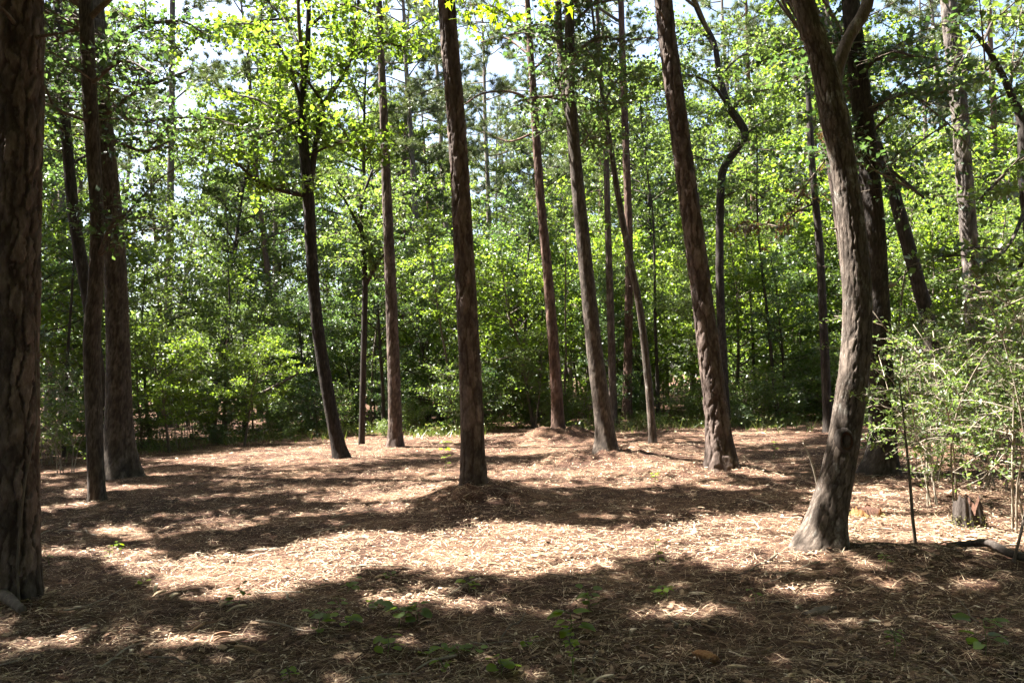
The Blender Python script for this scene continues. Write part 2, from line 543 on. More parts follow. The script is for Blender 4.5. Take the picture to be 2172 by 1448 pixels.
def trunk_mesh(pts3, radii, seg, step, kind, mat, origin, flare=0.0, seed=0, relief=True):
    P, ss = catmull(np.column_stack([pts3, radii]), step=step)
    R = P[:, 3]
    if flare:
        flare = flare * 1.7
        R = R * (1 + flare * np.exp(-np.maximum(ss - .2, 0) / (R[0] * 1.5)))
    rel = bark_relief(kind, float(np.median(R)), seed) if relief else None

    def disp(th, s, r):
        d = rel(th, s, r) if rel is not None else 0
        if flare:
            lob = np.cos(th * 5 + seed) * .5 + np.cos(th * 3 + seed * 2) * .5
            d = d + r * flare * .35 * lob * np.exp(-np.maximum(s - .2, 0) / (R[0] * 1.5))
        return d
    V, F = tube(P[:, :3], R, seg, disp, ss)
    b = Bag(); b.add(V, F)
    me = b.mesh('trunk', mat, True, origin)
    if rel is not None:
        for nm, a in zip(('furrow', 'plate'), rel.last):
            at_ = me.attributes.new(nm, 'FLOAT', 'POINT')
            at_.data.foreach_set('value', np.concatenate([a.ravel(), [0.0]]).astype(np.float32))
    return me, P


def px_path(pts, D):
    out, rad = [], []
    for q in pts:
        d = D + (q[3] if len(q) > 3 else 0)
        p = at(q[0], q[1], d)
        out.append(p); rad.append(q[2] / 2 / FPX * d)
    return np.array(out), np.array(rad)


def grow(limbs, rng, per_m, tl, lpt, ls, start=.25, flat=.75, droop=.2, spread=.09, tmpl=LEAF, jit=.5, tw_r=.006):
    """twigs along limbs and leaves along twigs; limbs are (points, radius)"""
    A, Dm = [], []
    for L in limbs:
        P, ss = catmull(np.asarray(L)[:, :3], step=.12)
        n = max(2, int(ss[-1] * (1 - start) * per_m))
        t = rng.uniform(start, 1, n) ** .85
        i = t * (len(P) - 1)
        i0 = np.clip(i.astype(int), 0, len(P) - 2)
        A.append(P[i0] + (P[i0 + 1] - P[i0]) * (i - i0)[:, None])
        Dm.append(nrm(P[i0 + 1] - P[i0]))
    A = np.concatenate(A); Dm = np.concatenate(Dm)
    d = Dm * .55 + rng.normal(0, .75, A.shape) * np.array([1, 1, 1 - flat]) + UP * .12
    d = nrm(d)
    l = tl * rng.uniform(.45, 1.25, len(A))
    B = A + d * l[:, None]
    B[:, 2] -= droop * l * .5
    tw = prisms(A, B, np.full(len(A), tw_r), np.full(len(A), tw_r * .4))
    k = rng.poisson(lpt, len(A))
    idx = np.repeat(np.arange(len(A)), k)
    u = rng.uniform(.1, 1.08, len(idx))[:, None]
    P = A[idx] + (B - A)[idx] * u + rng.normal(0, spread, (len(idx), 3)) * np.array([1, 1, .6])
    Y = d[idx] * .5 + rng.normal(0, .65, P.shape); Y[:, 2] -= droop
    N = UP + rng.normal(0, jit, P.shape)
    lv = place(P, Y, N, ls * rng.uniform(.45, 1.5, len(P)), tmpl, rng.uniform(.8, 1.2, len(P)))
    return tw, lv


def tufts(limbs, rng, per_m, tl, ntuft, nn, nl, nw, start=.35, flat=.5):
    """twigs ending in sprays of pine needles"""
    A, Dm = [], []
    for L in limbs:
        P, ss = catmull(np.asarray(L)[:, :3], step=.15)
        n = max(2, int(ss[-1] * (1 - start) * per_m))
        t = rng.uniform(start, 1, n)
        i = t * (len(P) - 1); i0 = np.clip(i.astype(int), 0, len(P) - 2)
        A.append(P[i0] + (P[i0 + 1] - P[i0]) * (i - i0)[:, None]); Dm.append(nrm(P[i0 + 1] - P[i0]))
    A = np.concatenate(A); Dm = np.concatenate(Dm)
    d = nrm(Dm * .6 + rng.normal(0, .7, A.shape) * np.array([1, 1, 1 - flat]) + UP * .25)
    B = A + d * (tl * rng.uniform(.4, 1.2, len(A)))[:, None]
    tw = prisms(A, B, np.full(len(A), .008), np.full(len(A), .005))
    idx = np.repeat(np.arange(len(A)), ntuft)
    u = rng.uniform(.45, 1, len(idx))[:, None]
    T = A[idx] + (B - A)[idx] * u
    td = nrm(d[idx] + rng.normal(0, .35, T.shape) + UP * .2)
    j = np.repeat(np.arange(len(T)), nn)
    Y = nrm(td[j] * .75 + rng.normal(0, .55, (len(j), 3)))
    V = place(T[j] + Y * .02, Y, rng.normal(0, 1, Y.shape), nl * rng.uniform(.7, 1.2, len(j)), NEEDLE, nw / nl)
    return tw, V


rngT = np.random.default_rng(11)


def named_tree(name, label, cat, pts, bark, mat, mound=0.0, mr=.8, seg=40, step=.05, top=10.0, flare=.25, base_D=None, limbs=(), leaf=None,
               roof=True, relief=True, group=None, up=(0, 0, 1), D_add=0.0, pine=None):
    """pts: picture path of the trunk from the ground up (x, y, width); limbs: picture paths of its limbs"""
    if base_D is None:
        b = hit(pts[0][0], pts[0][1], mound)
        D = b[1]
    else:
        D = base_D
        b = at(pts[0][0], pts[0][1], D)
        b[2] = g_base(b[0], b[1]) + mound
    if mound: MOUNDS.append((b[0], b[1] + .1, mound, mr))
    P, R = px_path(pts, D)
    if base_D is not None:
        P[0] = b
    foot = P[0] - nrm(P[1] - P[0]) * .25
    P = np.vstack([foot, P]); R = np.concatenate([[R[0]], R])
    last = nrm(P[-1] - P[-2])
    if top:
        dirn = nrm(last * .7 + np.array(up) * .3)
        q1 = P[-1] + dirn * top * .5; q2 = q1 + nrm(dirn + UP * .4) * top * .5
        P = np.vstack([P, q1, q2]); R = np.concatenate([R, [R[-1] * .7, .03]])
    seed = len(LIGHT_TREES) * 3 + int(pts[0][0]) % 7
    root = thing(name, label, cat, tuple(b), group)
    me, C4 = trunk_mesh(P, R, seg, step, bark, mat, b, flare, seed, relief)
    obj('trunk', me, root)
    if name == 'pine_tree':                    # snapped dead stubs of lost limbs
        for k in range(7):
            q = C4[int(rngT.uniform(.22, .7) * (len(C4) - 1))]; th = rngT.uniform(0, 6.28); L = rngT.uniform(.06, .38) + q[3]
            d = np.array([math.cos(th), math.sin(th), rngT.uniform(-.2, .35)])
            bb = Bag(); bb.add(*tube(np.array([q[:3], q[:3] + d * L * .6, q[:3] + d * L + rngT.normal(0, .02, 3)]), [.02, .015, .007], 6))
            obj('stub', bb.mesh('stub', M['twig'], True, b), root)
    L3 = []
    for lp in limbs:
        lP, lR = px_path(lp, D)
        L3.append(lP)
        Pq, ss = catmull(np.column_stack([lP, lR]), step=.12)
        V, F = tube(Pq[:, :3], Pq[:, 3], 8 if Pq[0, 3] < .05 else 20)
        bb = Bag(); bb.add(V, F)
        obj('limb', bb.mesh('limb', mat, True, b), root)
    if leaf and L3:
        kw = dict(leaf); lm = kw.pop('mat'); extra = kw.pop('extra', 0)
        ls = list(L3)
        for lP in L3:                          # side shoots along each limb
            for _ in range(extra):
                i = rngT.integers(max(1, len(lP) // 3), len(lP))
                d = rngT.normal(0, 1, 3) * np.array([1, 1, .35]) + np.array([0, 0, .15])
                d = nrm(d) * rngT.uniform(.7, 1.9)
                a = lP[i - 1] + (lP[i] - lP[i - 1]) * rngT.uniform(0, 1)
                ls.append(np.array([a, a + d * .5 + UP * .12, a + d]))
        tw, lv = grow(ls, rngT, **kw)
        bb = Bag(); bb.add(*tw)
        for q in ls[len(L3):]:
            Pq, ss = catmull(q, step=.2)
            bb.add(*tube(Pq, np.linspace(.016, .006, len(Pq)), 5))
        obj('twigs', bb.mesh('twigs', M['twig'], False, b), root)
        bb = Bag(); bb.add(*lv)
        obj('crown', bb.mesh('crown', lm, False, b), root)
    if pine and L3:
        tw, lv = tufts(L3, rngT, **pine)
        bb = Bag(); bb.add(*tw); obj('twigs', bb.mesh('twigs', M['twig'], False, b), root)
        bb = Bag(); bb.add(*lv); obj('crown', bb.mesh('crown', M['needle'], False, b), root)
    if roof:
        LIGHT_TREES.append((root, np.asarray(b), P, R))
    return root, b, D


TWL = dict(per_m=13, tl=.6, lpt=15, ls=.11, mat=M['leaf_bright'], start=.15, extra=5)
DKL = dict(per_m=10, tl=.55, lpt=9, ls=.085, mat=M['leaf_dark'], start=.1, extra=5)
MDL = dict(per_m=12, tl=.55, lpt=14, ls=.095, mat=M['leaf_mid'], start=.1, extra=4)
PNE = dict(per_m=10, tl=.55, ntuft=4, nn=18, nl=.22, nw=.013)

named_tree('pine_tree', 'thick pine with plated red-brown bark and a thin dead vine up its trunk', 'pine tree',
           [(38, 1268, 84), (38, 1150, 80), (37, 800, 78), (42, 400, 80), (45, 0, 84)], 'pine', M['pine_bark'],
           seg=170, step=.014, top=12, flare=.10)
named_tree('hardwood_tree', 'slender grey hardwood growing in front of a thick mossy-footed trunk', 'tree',
           [(205, 1062, 32), (200, 900, 33), (195, 720, 34), (203, 600, 30), (205, 450, 26), (193, 250, 30), (182, 0, 28)], 'oak', M['grey_bark'],
           seg=48, step=.05, flare=.2, top=7,
           limbs=[[(203, 560, 10), (240, 470, 7, -.2), (280, 455, 4, -.3)], [(195, 260, 9), (120, 230, 6, -.6), (95, 180, 4, -.8)],
                  [(190, 180, 10), (260, 130, 7, -.5), (330, 160, 4, -.8)], [(186, 60, 12), (140, 70, 8, .3), (100, 110, 5, .5)]], leaf=DKL)
named_tree('hardwood_tree', 'thick brown hardwood standing close behind a slender grey trunk', 'tree',
           [(254, 1012, 62), (252, 900, 54), (250, 720, 46), (240, 500, 44), (218, 270, 40), (205, 60, 40), (199, 0, 38)], 'oak', M['grey_bark'],
           seg=56, step=.05, flare=.35, top=11,
           limbs=[[(215, 250, 12), (300, 190, 8, -.5), (400, 150, 5, -1)], [(210, 120, 13), (290, 60, 9, .6), (380, 45, 6, 1), (430, 70, 4, 1.2)],
                  [(212, 200, 10), (280, 260, 7, -.8), (350, 250, 4, -1.2)], [(208, 60, 10), (130, 110, 8, -1), (100, 170, 5, -1.4)],
                  [(216, 285, 9), (300, 320, 6, -.6), (360, 300, 4, -1)]], leaf=DKL)
named_tree('hardwood_tree', 'crooked leaning stem bending away behind the paired trunks', 'tree',
           [(232, 1000, 26), (205, 760, 25), (188, 640, 25), (160, 480, 24), (146, 350, 22), (136, 220, 20), (125, 60, 18)], 'oak', M['dark_bark'],
           seg=32, step=.08, flare=.15, top=5, base_D=16.8,
           limbs=[[(140, 280, 9), (110, 250, 6, -.4), (80, 200, 4, -.6)], [(136, 180, 10), (180, 110, 7, .5), (240, 90, 4, .8)],
                  [(147, 350, 8), (190, 330, 5, .6), (240, 350, 3, .9)]], leaf=DKL)
named_tree('sweetgum_tree', 'slim forked hardwood with bright spreading leafy limbs and a curved foot', 'tree',
           [(724, 972, 31), (708, 900, 27), (690, 800, 26), (672, 680, 25), (662, 560, 24), (655, 430, 24), (646, 330, 22), (640, 210, 17), (652, 100, 12), (655, 0, 9)],
           'oak', M['dark_bark'], seg=40, step=.06, flare=.2, top=3,
           limbs=[[(655, 420, 15), (668, 320, 13, .1), (690, 220, 11, .2), (738, 140, 9, .3), (758, 40, 7, .4), (760, -40, 5, .5)],
                  [(648, 415, 11), (600, 405, 9, -.4), (555, 390, 7, -.8), (500, 345, 5, -1.2)],
                  [(645, 320, 9), (600, 250, 7, .5), (540, 210, 5, 1), (470, 200, 4, 1.4)],
                  [(641, 230, 9), (610, 130, 7, -.4), (560, 60, 5, -.9), (500, 50, 3, -1.2)],
                  [(648, 120, 8), (600, 40, 6, .6), (540, -30, 4, 1)],
                  [(690, 225, 7), (640, 160, 5, -.5), (600, 150, 3, -.9)],
                  [(740, 130, 6), (800, 90, 5, .4), (860, 100, 3, .8)],
                  [(642, 250, 7), (560, 290, 5, -.9), (480, 310, 3, -1.6)],
                  [(652, 60, 7), (720, 10, 5, -.6), (790, 30, 3, -1)],
                  [(655, 330, 6), (730, 300, 4, -.5), (790, 330, 3, -.9)],
                  [(600, 40, 6, .6), (450, 60, 4, .2), (380, 120, 3, 0)]], leaf=dict(TWL, extra=5, per_m=10, lpt=11))
named_tree('hardwood_tree', 'very thin dark stem forking low beside a straight pine', 'tree',
           [(767, 942, 13), (770, 800, 13), (774, 610, 12), (770, 520, 10), (765, 440, 7), (790, 360, 5)], 'plain', M['dark_bark'], seg=20, step=.12, flare=.15, top=0, roof=False,
           limbs=[[(774, 610, 8), (800, 560, 7), (825, 530, 5, .2)], [(770, 500, 7), (735, 430, 5, -.5), (710, 400, 3, -.8)],
                  [(768, 470, 6), (800, 420, 4, .6), (840, 400, 3, 1)]], leaf=MDL)
named_tree('pine_tree', 'straight slim pine standing between a thin forked stem and a thick plated pine', 'pine tree',
           [(838, 948, 30), (837, 850, 27), (830, 640, 24), (820, 400, 20), (812, 200, 16), (806, 55, 13)], 'pine', M['pine_bark'], seg=44, step=.05, flare=.25, top=9)
named_tree('pine_tree', 'thick straight pine with plated bark on a low mound in the clearing', 'pine tree',
           [(1006, 1028, 51), (1003, 950, 49), (998, 800, 46), (985, 560, 42), (974, 350, 39), (959, 150, 37), (947, 0, 36)], 'pine', M['pine_bark'],
           mound=.22, mr=.7, seg=140, step=.02, flare=.16, top=11)
named_tree('pine_tree', 'reddish pine on a mound with one long bare arching limb', 'pine tree',
           [(1185, 908, 26), (1176, 760, 23), (1160, 560, 20), (1148, 440, 18), (1138, 300, 17), (1130, 180, 15), (1122, 60, 12)], 'pine', M['pine_bark_red'],
           mound=.28, mr=.95, seg=36, step=.07, flare=.2, top=7,
           limbs=[[(1132, 222, 7), (1100, 200, 6, -.6), (1060, 194, 5, -1.2), (1020, 200, 4, -1.8), (985, 222, 3, -2.2)],
                  [(1128, 150, 6), (1180, 110, 4, .4), (1230, 120, 3, .8)], [(1126, 120, 6), (1070, 80, 4, .6), (1020, 90, 3, 1)],
                  [(1136, 280, 5), (1080, 300, 4, .6), (1030, 280, 2, 1)], [(1124, 80, 6), (1060, 20, 4, -.5), (1000, 10, 3, -.8)]], pine=PNE)
named_tree('hardwood_tree', 'thick pale-barked hardwood with twin tops on a mound', 'tree',
           [(1286, 955, 43), (1282, 900, 38), (1262, 750, 34), (1240, 540, 30), (1224, 380, 27), (1213, 250, 25), (1209, 130, 22), (1207, 0, 20)], 'oak', M['grey_bark'],
           mound=.22, mr=1.0, seg=44, step=.05, flare=.2, top=8,
           limbs=[[(1216, 280, 17), (1196, 190, 16, .1), (1188, 100, 15, .2), (1184, 0, 13, .2), (1180, -120, 9, .2)],
                  [(1212, 215, 8), (1150, 205, 6, -.6), (1100, 215, 4, -1)], [(1210, 120, 9), (1270, 80, 6, -.5), (1330, 90, 4, -.9)],
                  [(1190, 90, 8), (1130, 60, 6, -.6), (1080, 75, 4, -1)], [(1208, 60, 8), (1260, 10, 6, .4), (1310, 0, 4, .8)]], leaf=DKL)
named_tree('pine_tree', 'thin brown pine half hidden by the twin-topped hardwood', 'pine tree',
           [(1302, 905, 17), (1296, 700, 16), (1290, 500, 14), (1284, 300, 12), (1276, 180, 10)], 'plain', M['pine_bark'], seg=24, step=.12, flare=.2, top=6, base_D=24.5, roof=False)
named_tree('pine_tree', 'straight reddish thin pine rising full height without limbs', 'pine tree',
           [(1330, 897, 21), (1333, 700, 17), (1334, 500, 16), (1327, 300, 15), (1320, 100, 13), (1317, 0, 12)], 'pine', M['pine_bark_red'], mound=.2, mr=.9, seg=32, step=.09, flare=.3, top=7, base_D=25.5)
named_tree('hardwood_tree', 'leaning thin trunk with mottled pale bark', 'tree',
           [(1385, 940, 17), (1376, 820, 16), (1358, 660, 15), (1334, 540, 14), (1312, 420, 13), (1295, 310, 11), (1275, 180, 8)], 'plain', M['oak_bark'], mound=.12, mr=.8, seg=28, step=.1, flare=.2, top=3,
           limbs=[[(1295, 310, 6), (1262, 290, 4, -.3), (1230, 310, 3, -.6)], [(1280, 220, 6), (1310, 170, 4, .4), (1350, 150, 3, .8)]], leaf=MDL)
named_tree('pine_tree', 'tall straight dark pine with furrowed bark on a low straw mound', 'pine tree',
           [(1531, 990, 60), (1522, 900, 50), (1508, 780, 46), (1480, 560, 42), (1451, 350, 40), (1425, 150, 38), (1407, 0, 36)], 'pine', M['pine_bark'],
           mound=.14, mr=.8, seg=130, step=.024, flare=.18, top=10)
named_tree('hardwood_tree', 'dark crooked trunk with a sharp elbow bend high up', 'tree',
           [(1538, 880, 22), (1532, 740, 19), (1527, 600, 17), (1527, 460, 17), (1533, 365, 17), (1560, 320, 16), (1580, 285, 17), (1566, 255, 17), (1545, 225, 15), (1526, 160, 13), (1514, 90, 11), (1480, 25, 9)],
           'oak', M['dark_bark'], seg=28, step=.07, flare=.15, top=3, base_D=23,
           limbs=[[(1545, 225, 9), (1510, 180, 7, -.3), (1460, 160, 5, -.6), (1420, 175, 4, -.9)], [(1516, 100, 8), (1480, 55, 6, .3), (1430, 50, 4, .6)],
                  [(1528, 160, 7), (1570, 120, 5, .4), (1620, 110, 3, .8)], [(1575, 290, 6), (1620, 260, 4, .5), (1660, 270, 3, .8)], [(1558, 325, 7), (1510, 340, 5, -.5), (1470, 330, 3, -.8)],
                  [(1530, 420, 6), (1580, 400, 5, -.4), (1620, 420, 3, -.7)], [(1550, 235, 6), (1590, 200, 4, -.4), (1630, 190, 3, -.7)]], leaf=MDL)
named_tree('pine_tree', 'thin dark pine with vine-hung stubs behind the leaning oak', 'pine tree',
           [(1757, 917, 20), (1748, 720, 18), (1738, 520, 16), (1722, 340, 14), (1714, 190, 11)], 'plain', M['dark_bark'], seg=28, step=.09, flare=.2, top=5,
           limbs=[[(1730, 430, 5), (1690, 450, 4, -.2), (1650, 490, 3, -.4)], [(1722, 330, 5), (1760, 300, 4, .2), (1790, 310, 3, .4)]], leaf=dict(MDL, mat=M['dry_leaf'], extra=2))
named_tree('pine_tree', 'thin pale pine rising close behind the leaning oak', 'pine tree',
           [(1800, 905, 18), (1797, 650, 16), (1775, 450, 15), (1752, 300, 14), (1735, 150, 12)], 'plain', M['pine_bark'], seg=24, step=.12, flare=.15, top=6, base_D=20, roof=False)
oak, oakb, oakD = named_tree('oak_tree', 'leaning oak with lichen-pale bark, a forked top and a healed knot', 'oak tree',
           [(1746, 1158, 88), (1758, 1090, 72), (1782, 980, 64), (1800, 870, 62), (1815, 750, 60), (1818, 620, 58), (1806, 480, 55), (1788, 350, 52), (1768, 240, 58), (1748, 150, 50), (1722, 60, 46), (1704, 0, 44)],
           'oak', M['oak_bark'], seg=110, step=.018, flare=.22, top=7, mound=.05, mr=1.0,
           limbs=[[(1762, 215, 38), (1776, 150, 27, .05), (1800, 80, 26, .1), (1836, 20, 26, .15), (1850, -60, 22, .2), (1880, -220, 14, .3)]])
named_tree('hardwood_tree', 'dark black-barked tree with a flared foot behind the leaning oak', 'tree',
           [(1868, 1006, 60), (1872, 940, 52), (1869, 800, 49), (1862, 640, 46), (1853, 480, 45), (1836, 300, 42), (1818, 130, 38), (1804, 0, 36)], 'oak', M['dark_bark'],
           seg=64, step=.035, flare=.32, top=8,
           limbs=[[(1830, 260, 12), (1880, 210, 9, .4), (1930, 200, 6, .8), (1975, 225, 4, 1)], [(1840, 330, 11), (1900, 370, 8, -.5), (1960, 420, 5, -.9)],
                  [(1822, 160, 11), (1880, 110, 8, -.6), (1940, 120, 5, -1)], [(1812, 70, 10), (1760, 130, 7, -.5), (1720, 150, 4, -.8)],
                  [(1826, 230, 9), (1790, 290, 6, -.5), (1760, 330, 4, -.7)]], leaf=DKL)
named_tree('hardwood_tree', 'leaning dark trunk with mottled bark rising from the lacy shrubs', 'tree',
           [(2012, 905, 32), (1972, 700, 29), (1945, 590, 28), (1915, 480, 27), (1888, 380, 23), (1862, 310, 18), (1838, 250, 12)], 'oak', M['dark_bark'], seg=32, step=.07, flare=.15, top=0, base_D=16,
           limbs=[[(1880, 360, 8), (1910, 320, 6, .3), (1950, 330, 4, .6)], [(1850, 280, 8), (1900, 240, 5, -.4), (1950, 270, 3, -.8)]], leaf=dict(MDL, extra=3))
named_tree('pine_tree', 'knobbly pine with flaking scaly bark rising behind the lacy shrubs', 'pine tree',
           [(2082, 900, 38), (2064, 650, 33), (2056, 520, 32), (2046, 380, 32), (2032, 200, 32), (2016, 50, 31), (2011, 0, 30)], 'pine', M['pine_bark_far'], seg=44, step=.05, flare=.2, top=8, base_D=16.5)
named_tree('hardwood_tree', 'dark arching limb-like trunk with leafy sprays at the woods edge', 'tree',
           [(2215, 900, 30), (2200, 640, 26), (2172, 380, 22), (2168, 262, 20), (2140, 190, 14), (2110, 130, 12), (2075, 80, 10), (2030, 40, 8)], 'plain', M['dark_bark'], seg=24, step=.08, flare=.15, top=0, base_D=13,
           limbs=[[(2140, 190, 8), (2150, 150, 6, .3), (2172, 110, 4, .6)], [(2110, 130, 8), (2080, 160, 5, -.4), (2040, 180, 3, -.8)], [(2170, 330, 10), (2120, 380, 7, -.6), (2080, 420, 5, -1)],
                  [(2180, 430, 10), (2140, 520, 7, -.8), (2090, 560, 4, -1.2)], [(2185, 500, 9), (2150, 600, 6, .3), (2110, 640, 4, .6)], [(2085, 90, 6), (2110, 40, 5, .5), (2150, 20, 3, .8)]], leaf=dict(TWL, mat=M['leaf_mid'], extra=2, per_m=9, lpt=9))

# unseen trees added just outside the picture to carry the shade roof
ROOF_LABELS = ['tall hardwood with a wide leafy crown shading the foreground', 'hardwood with a broad crown beside the plated pine',
               'old hardwood with heavy leafy limbs at the edge of the clearing', 'hardwood behind the viewer side of the clearing with spreading limbs']
for k, (x, y, r) in enumerate([(-7.6, 5.6, .17), (-12.5, 9.5, .2), (-15.5, 16, .2), (-10.5, 1.5, .17)]):
    b = np.array([x, y, float(g_base(x, y))])
    P = b + np.array([[0, 0, -.2], [.05, 0, .5], [.1, .1, 4], [-.1, .2, 8], [.1, .1, 12], [.2, 0, 16]])
    R = np.array([r * 1.2, r * 1.1, r, r * .8, r * .5, .03])
    root = thing('hardwood_tree', ROOF_LABELS[k], 'tree', tuple(b))
    me, _ = trunk_mesh(P, R, 24, .12, 'oak', M['grey_bark'], b, .2, k)
    obj('trunk', me, root)
    LIGHT_TREES.append((root, b, P, R))
GUM_ROOT, GUM_B = LIGHT_TREES[-4][0], LIGHT_TREES[-4][1]

# ------------------------------------------------------------------ the ground
xs = np.unique(np.concatenate([-np.geomspace(20, 420, 26), np.linspace(-20, -7.5, 90), np.linspace(-7.5, 7.5, 300), np.linspace(7.5, 20, 90), np.geomspace(20, 420, 26)]))
ys = np.unique(np.concatenate([-np.geomspace(.5, 300, 18), np.linspace(-.5, 2.8, 14), np.linspace(2.8, 14, 300), np.linspace(14, 30, 170), np.geomspace(30, 500, 36)]))


def floor_z(x, y):
    near = np.clip(1.25 - np.hypot(x, y - 8) / 26, 0, 1)
    z = g(x, y)
    z = z + near * (.055 * (fbm(np.asarray(x) * 2.3, np.asarray(y) * 2.3, seed=21, octv=3) - .5) + .035 * (fbm(np.asarray(x) * 9, np.asarray(y) * 9, seed=22, octv=2) - .5))
    return z


XX, YY = np.meshgrid(xs, ys)
ZZ = floor_z(XX, YY)
nx, ny = len(xs), len(ys)
i = (np.arange(ny - 1)[:, None] * nx + np.arange(nx - 1)[None])
F = np.stack([i, i + 1, i + nx + 1, i + nx], -1).reshape(-1, 4)
ground = obj('ground', mk_mesh('ground', np.stack([XX, YY, ZZ], -1).reshape(-1, 3), [F], M['ground'], True))
ground['kind'] = 'structure'
ground['label'] = 'clearing floor of red-brown pine straw, wood chips and low straw mounds'

# ------------------------------------------------------------------ gaps cut into the leaf roof to lay out sun patches, in metres on the ground
def gpoly(pts):
    return np.array([hit(px, py)[:2] for px, py in pts])


GAPS = [
    gpoly([(90, 1148), (250, 1162), (430, 1188), (560, 1168), (700, 1136), (900, 1130), (1080, 1112), (1300, 1120), (1500, 1100), (1640, 1085), (1730, 1080), (1760, 1150),
           (1700, 1165), (1560, 1165), (1450, 1180), (1300, 1205), (1150, 1228), (980, 1215), (800, 1215), (690, 1235), (520, 1285), (400, 1275), (330, 1225), (240, 1190), (90, 1170)]),
    gpoly([(1800, 1062), (1900, 1050), (2000, 1062), (2172, 1080), (2300, 1100), (2300, 1200), (2120, 1190), (1980, 1165), (1860, 1155), (1790, 1150)]),
    gpoly([(350, 985), (430, 955), (560, 945), (760, 925), (1000, 917), (1180, 925), (1120, 945), (880, 948), (700, 962), (520, 985)]),
    gpoly([(690, 1085), (740, 1052), (880, 1035), (930, 1060), (860, 1085), (760, 1095)]),
    gpoly([(1060, 955), (1150, 940), (1260, 948), (1180, 965)]),
    gpoly([(1100, 1000), (1280, 990), (1430, 1000), (1260, 1012)]),
    gpoly([(1400, 925), (1500, 915), (1720, 915), (1700, 940), (1580, 945)]),
    gpoly([(1890, 960), (1960, 935), (2080, 940), (2100, 980), (1960, 1000)]),
    gpoly([(1580, 985), (1700, 970), (1720, 1000), (1620, 1020)]),
    gpoly([(285, 1378), (325, 1362), (360, 1388), (320, 1400)]),
    gpoly([(1270, 1415), (1350, 1395), (1400, 1435), (1310, 1455)]),
    gpoly([(1190, 1345), (1260, 1345), (1280, 1362), (1200, 1362)]),
    gpoly([(1400, 1315), (1540, 1280), (1590, 1305), (1450, 1345)]),
    gpoly([(1600, 1255), (1760, 1228), (1810, 1275), (1690, 1295)]),
    gpoly([(1500, 1210), (1640, 1195), (1700, 1212), (1560, 1232)]),
    gpoly([(1840, 1320), (1960, 1300), (2010, 1330), (1880, 1350)]),
    gpoly([(950, 1385), (990, 1380), (1000, 1402), (955, 1405)]),
    gpoly([(700, 1250), (900, 1262), (1080, 1255), (1060, 1285), (900, 1290), (760, 1275)]),
    gpoly([(130, 1040), (200, 1030), (215, 1055), (150, 1065)]),
    gpoly([(1880, 1230), (1960, 1235), (1990, 1265), (1900, 1262)]),
]


def inside(poly, x, y):
    c = np.zeros(x.shape, bool)
    n = len(poly)
    for a in range(n):
        x0, y0 = poly[a]; x1, y1 = poly[(a + 1) % n]
        t = ((y0 > y) != (y1 > y)) & (x < (x1 - x0) * (y - y0) / (y1 - y0 + 1e-12) + x0)
        c ^= t
    return c


def lit(x, y):
    """true where the sun should get through the roof of leaves"""
    jx = x + .5 * (fbm(x * 1.4, y * 1.4, seed=31, octv=2) - .5); jy = y + .5 * (fbm(x * 1.4, y * 1.4, seed=33, octv=2) - .5)
    jx = jx + .4 * (fbm(x * 4.5, y * 4.5, seed=41, octv=2) - .5); jy = jy + .4 * (fbm(x * 4.5, y * 4.5, seed=43, octv=2) - .5)
    c = np.zeros(x.shape, bool)
    for p in GAPS: c |= inside(p, jx, jy)
    n = np.where(y < 8, fbm(x * .9 + 3, y * 1.2, seed=37, octv=3), fbm(x * 1.1 + 3, y * 2.3, seed=37, octv=4) + .22 * (vnoise(x * 4, y * 6, seed=47) - .5))
    n = np.where(y < 6.3, fbm(x * 1.9, y * 3.0, seed=53, octv=3) + .24, n)
    thr = np.interp(y, [0, 6, 7.5, 9, 12, 18, 26], [.97, .93, .76, .66, .62, .60, .57])
    return c | (n > thr)


rngR = np.random.default_rng(5)
COT = TO_SUN[:2] / TO_SUN[2]
NCL = 25000
gx = rngR.uniform(-13, 10.5, NCL); gy = rngR.uniform(1.0, 27, NCL)
lo = np.maximum(8.5, (2.4 + .50 * gy) / (1 - .5 * COT[1]))
hh = lo + rngR.uniform(0, 1, NCL) ** 1.4 * 5.5
keep = ~lit(gx, gy)
# roof leaves are cut away along the sun's path to light the forked tree's crown
q0 = np.stack([gx + COT[0] * hh, gy + COT[1] * hh, hh], 1) - np.array([-4.6, 17.0, 8.0])
off = np.linalg.norm(q0 - (q0 @ TO_SUN)[:, None] * TO_SUN, axis=1)
keep &= ~((off < 4.6) & (rngR.uniform(0, 1, NCL) < .93))
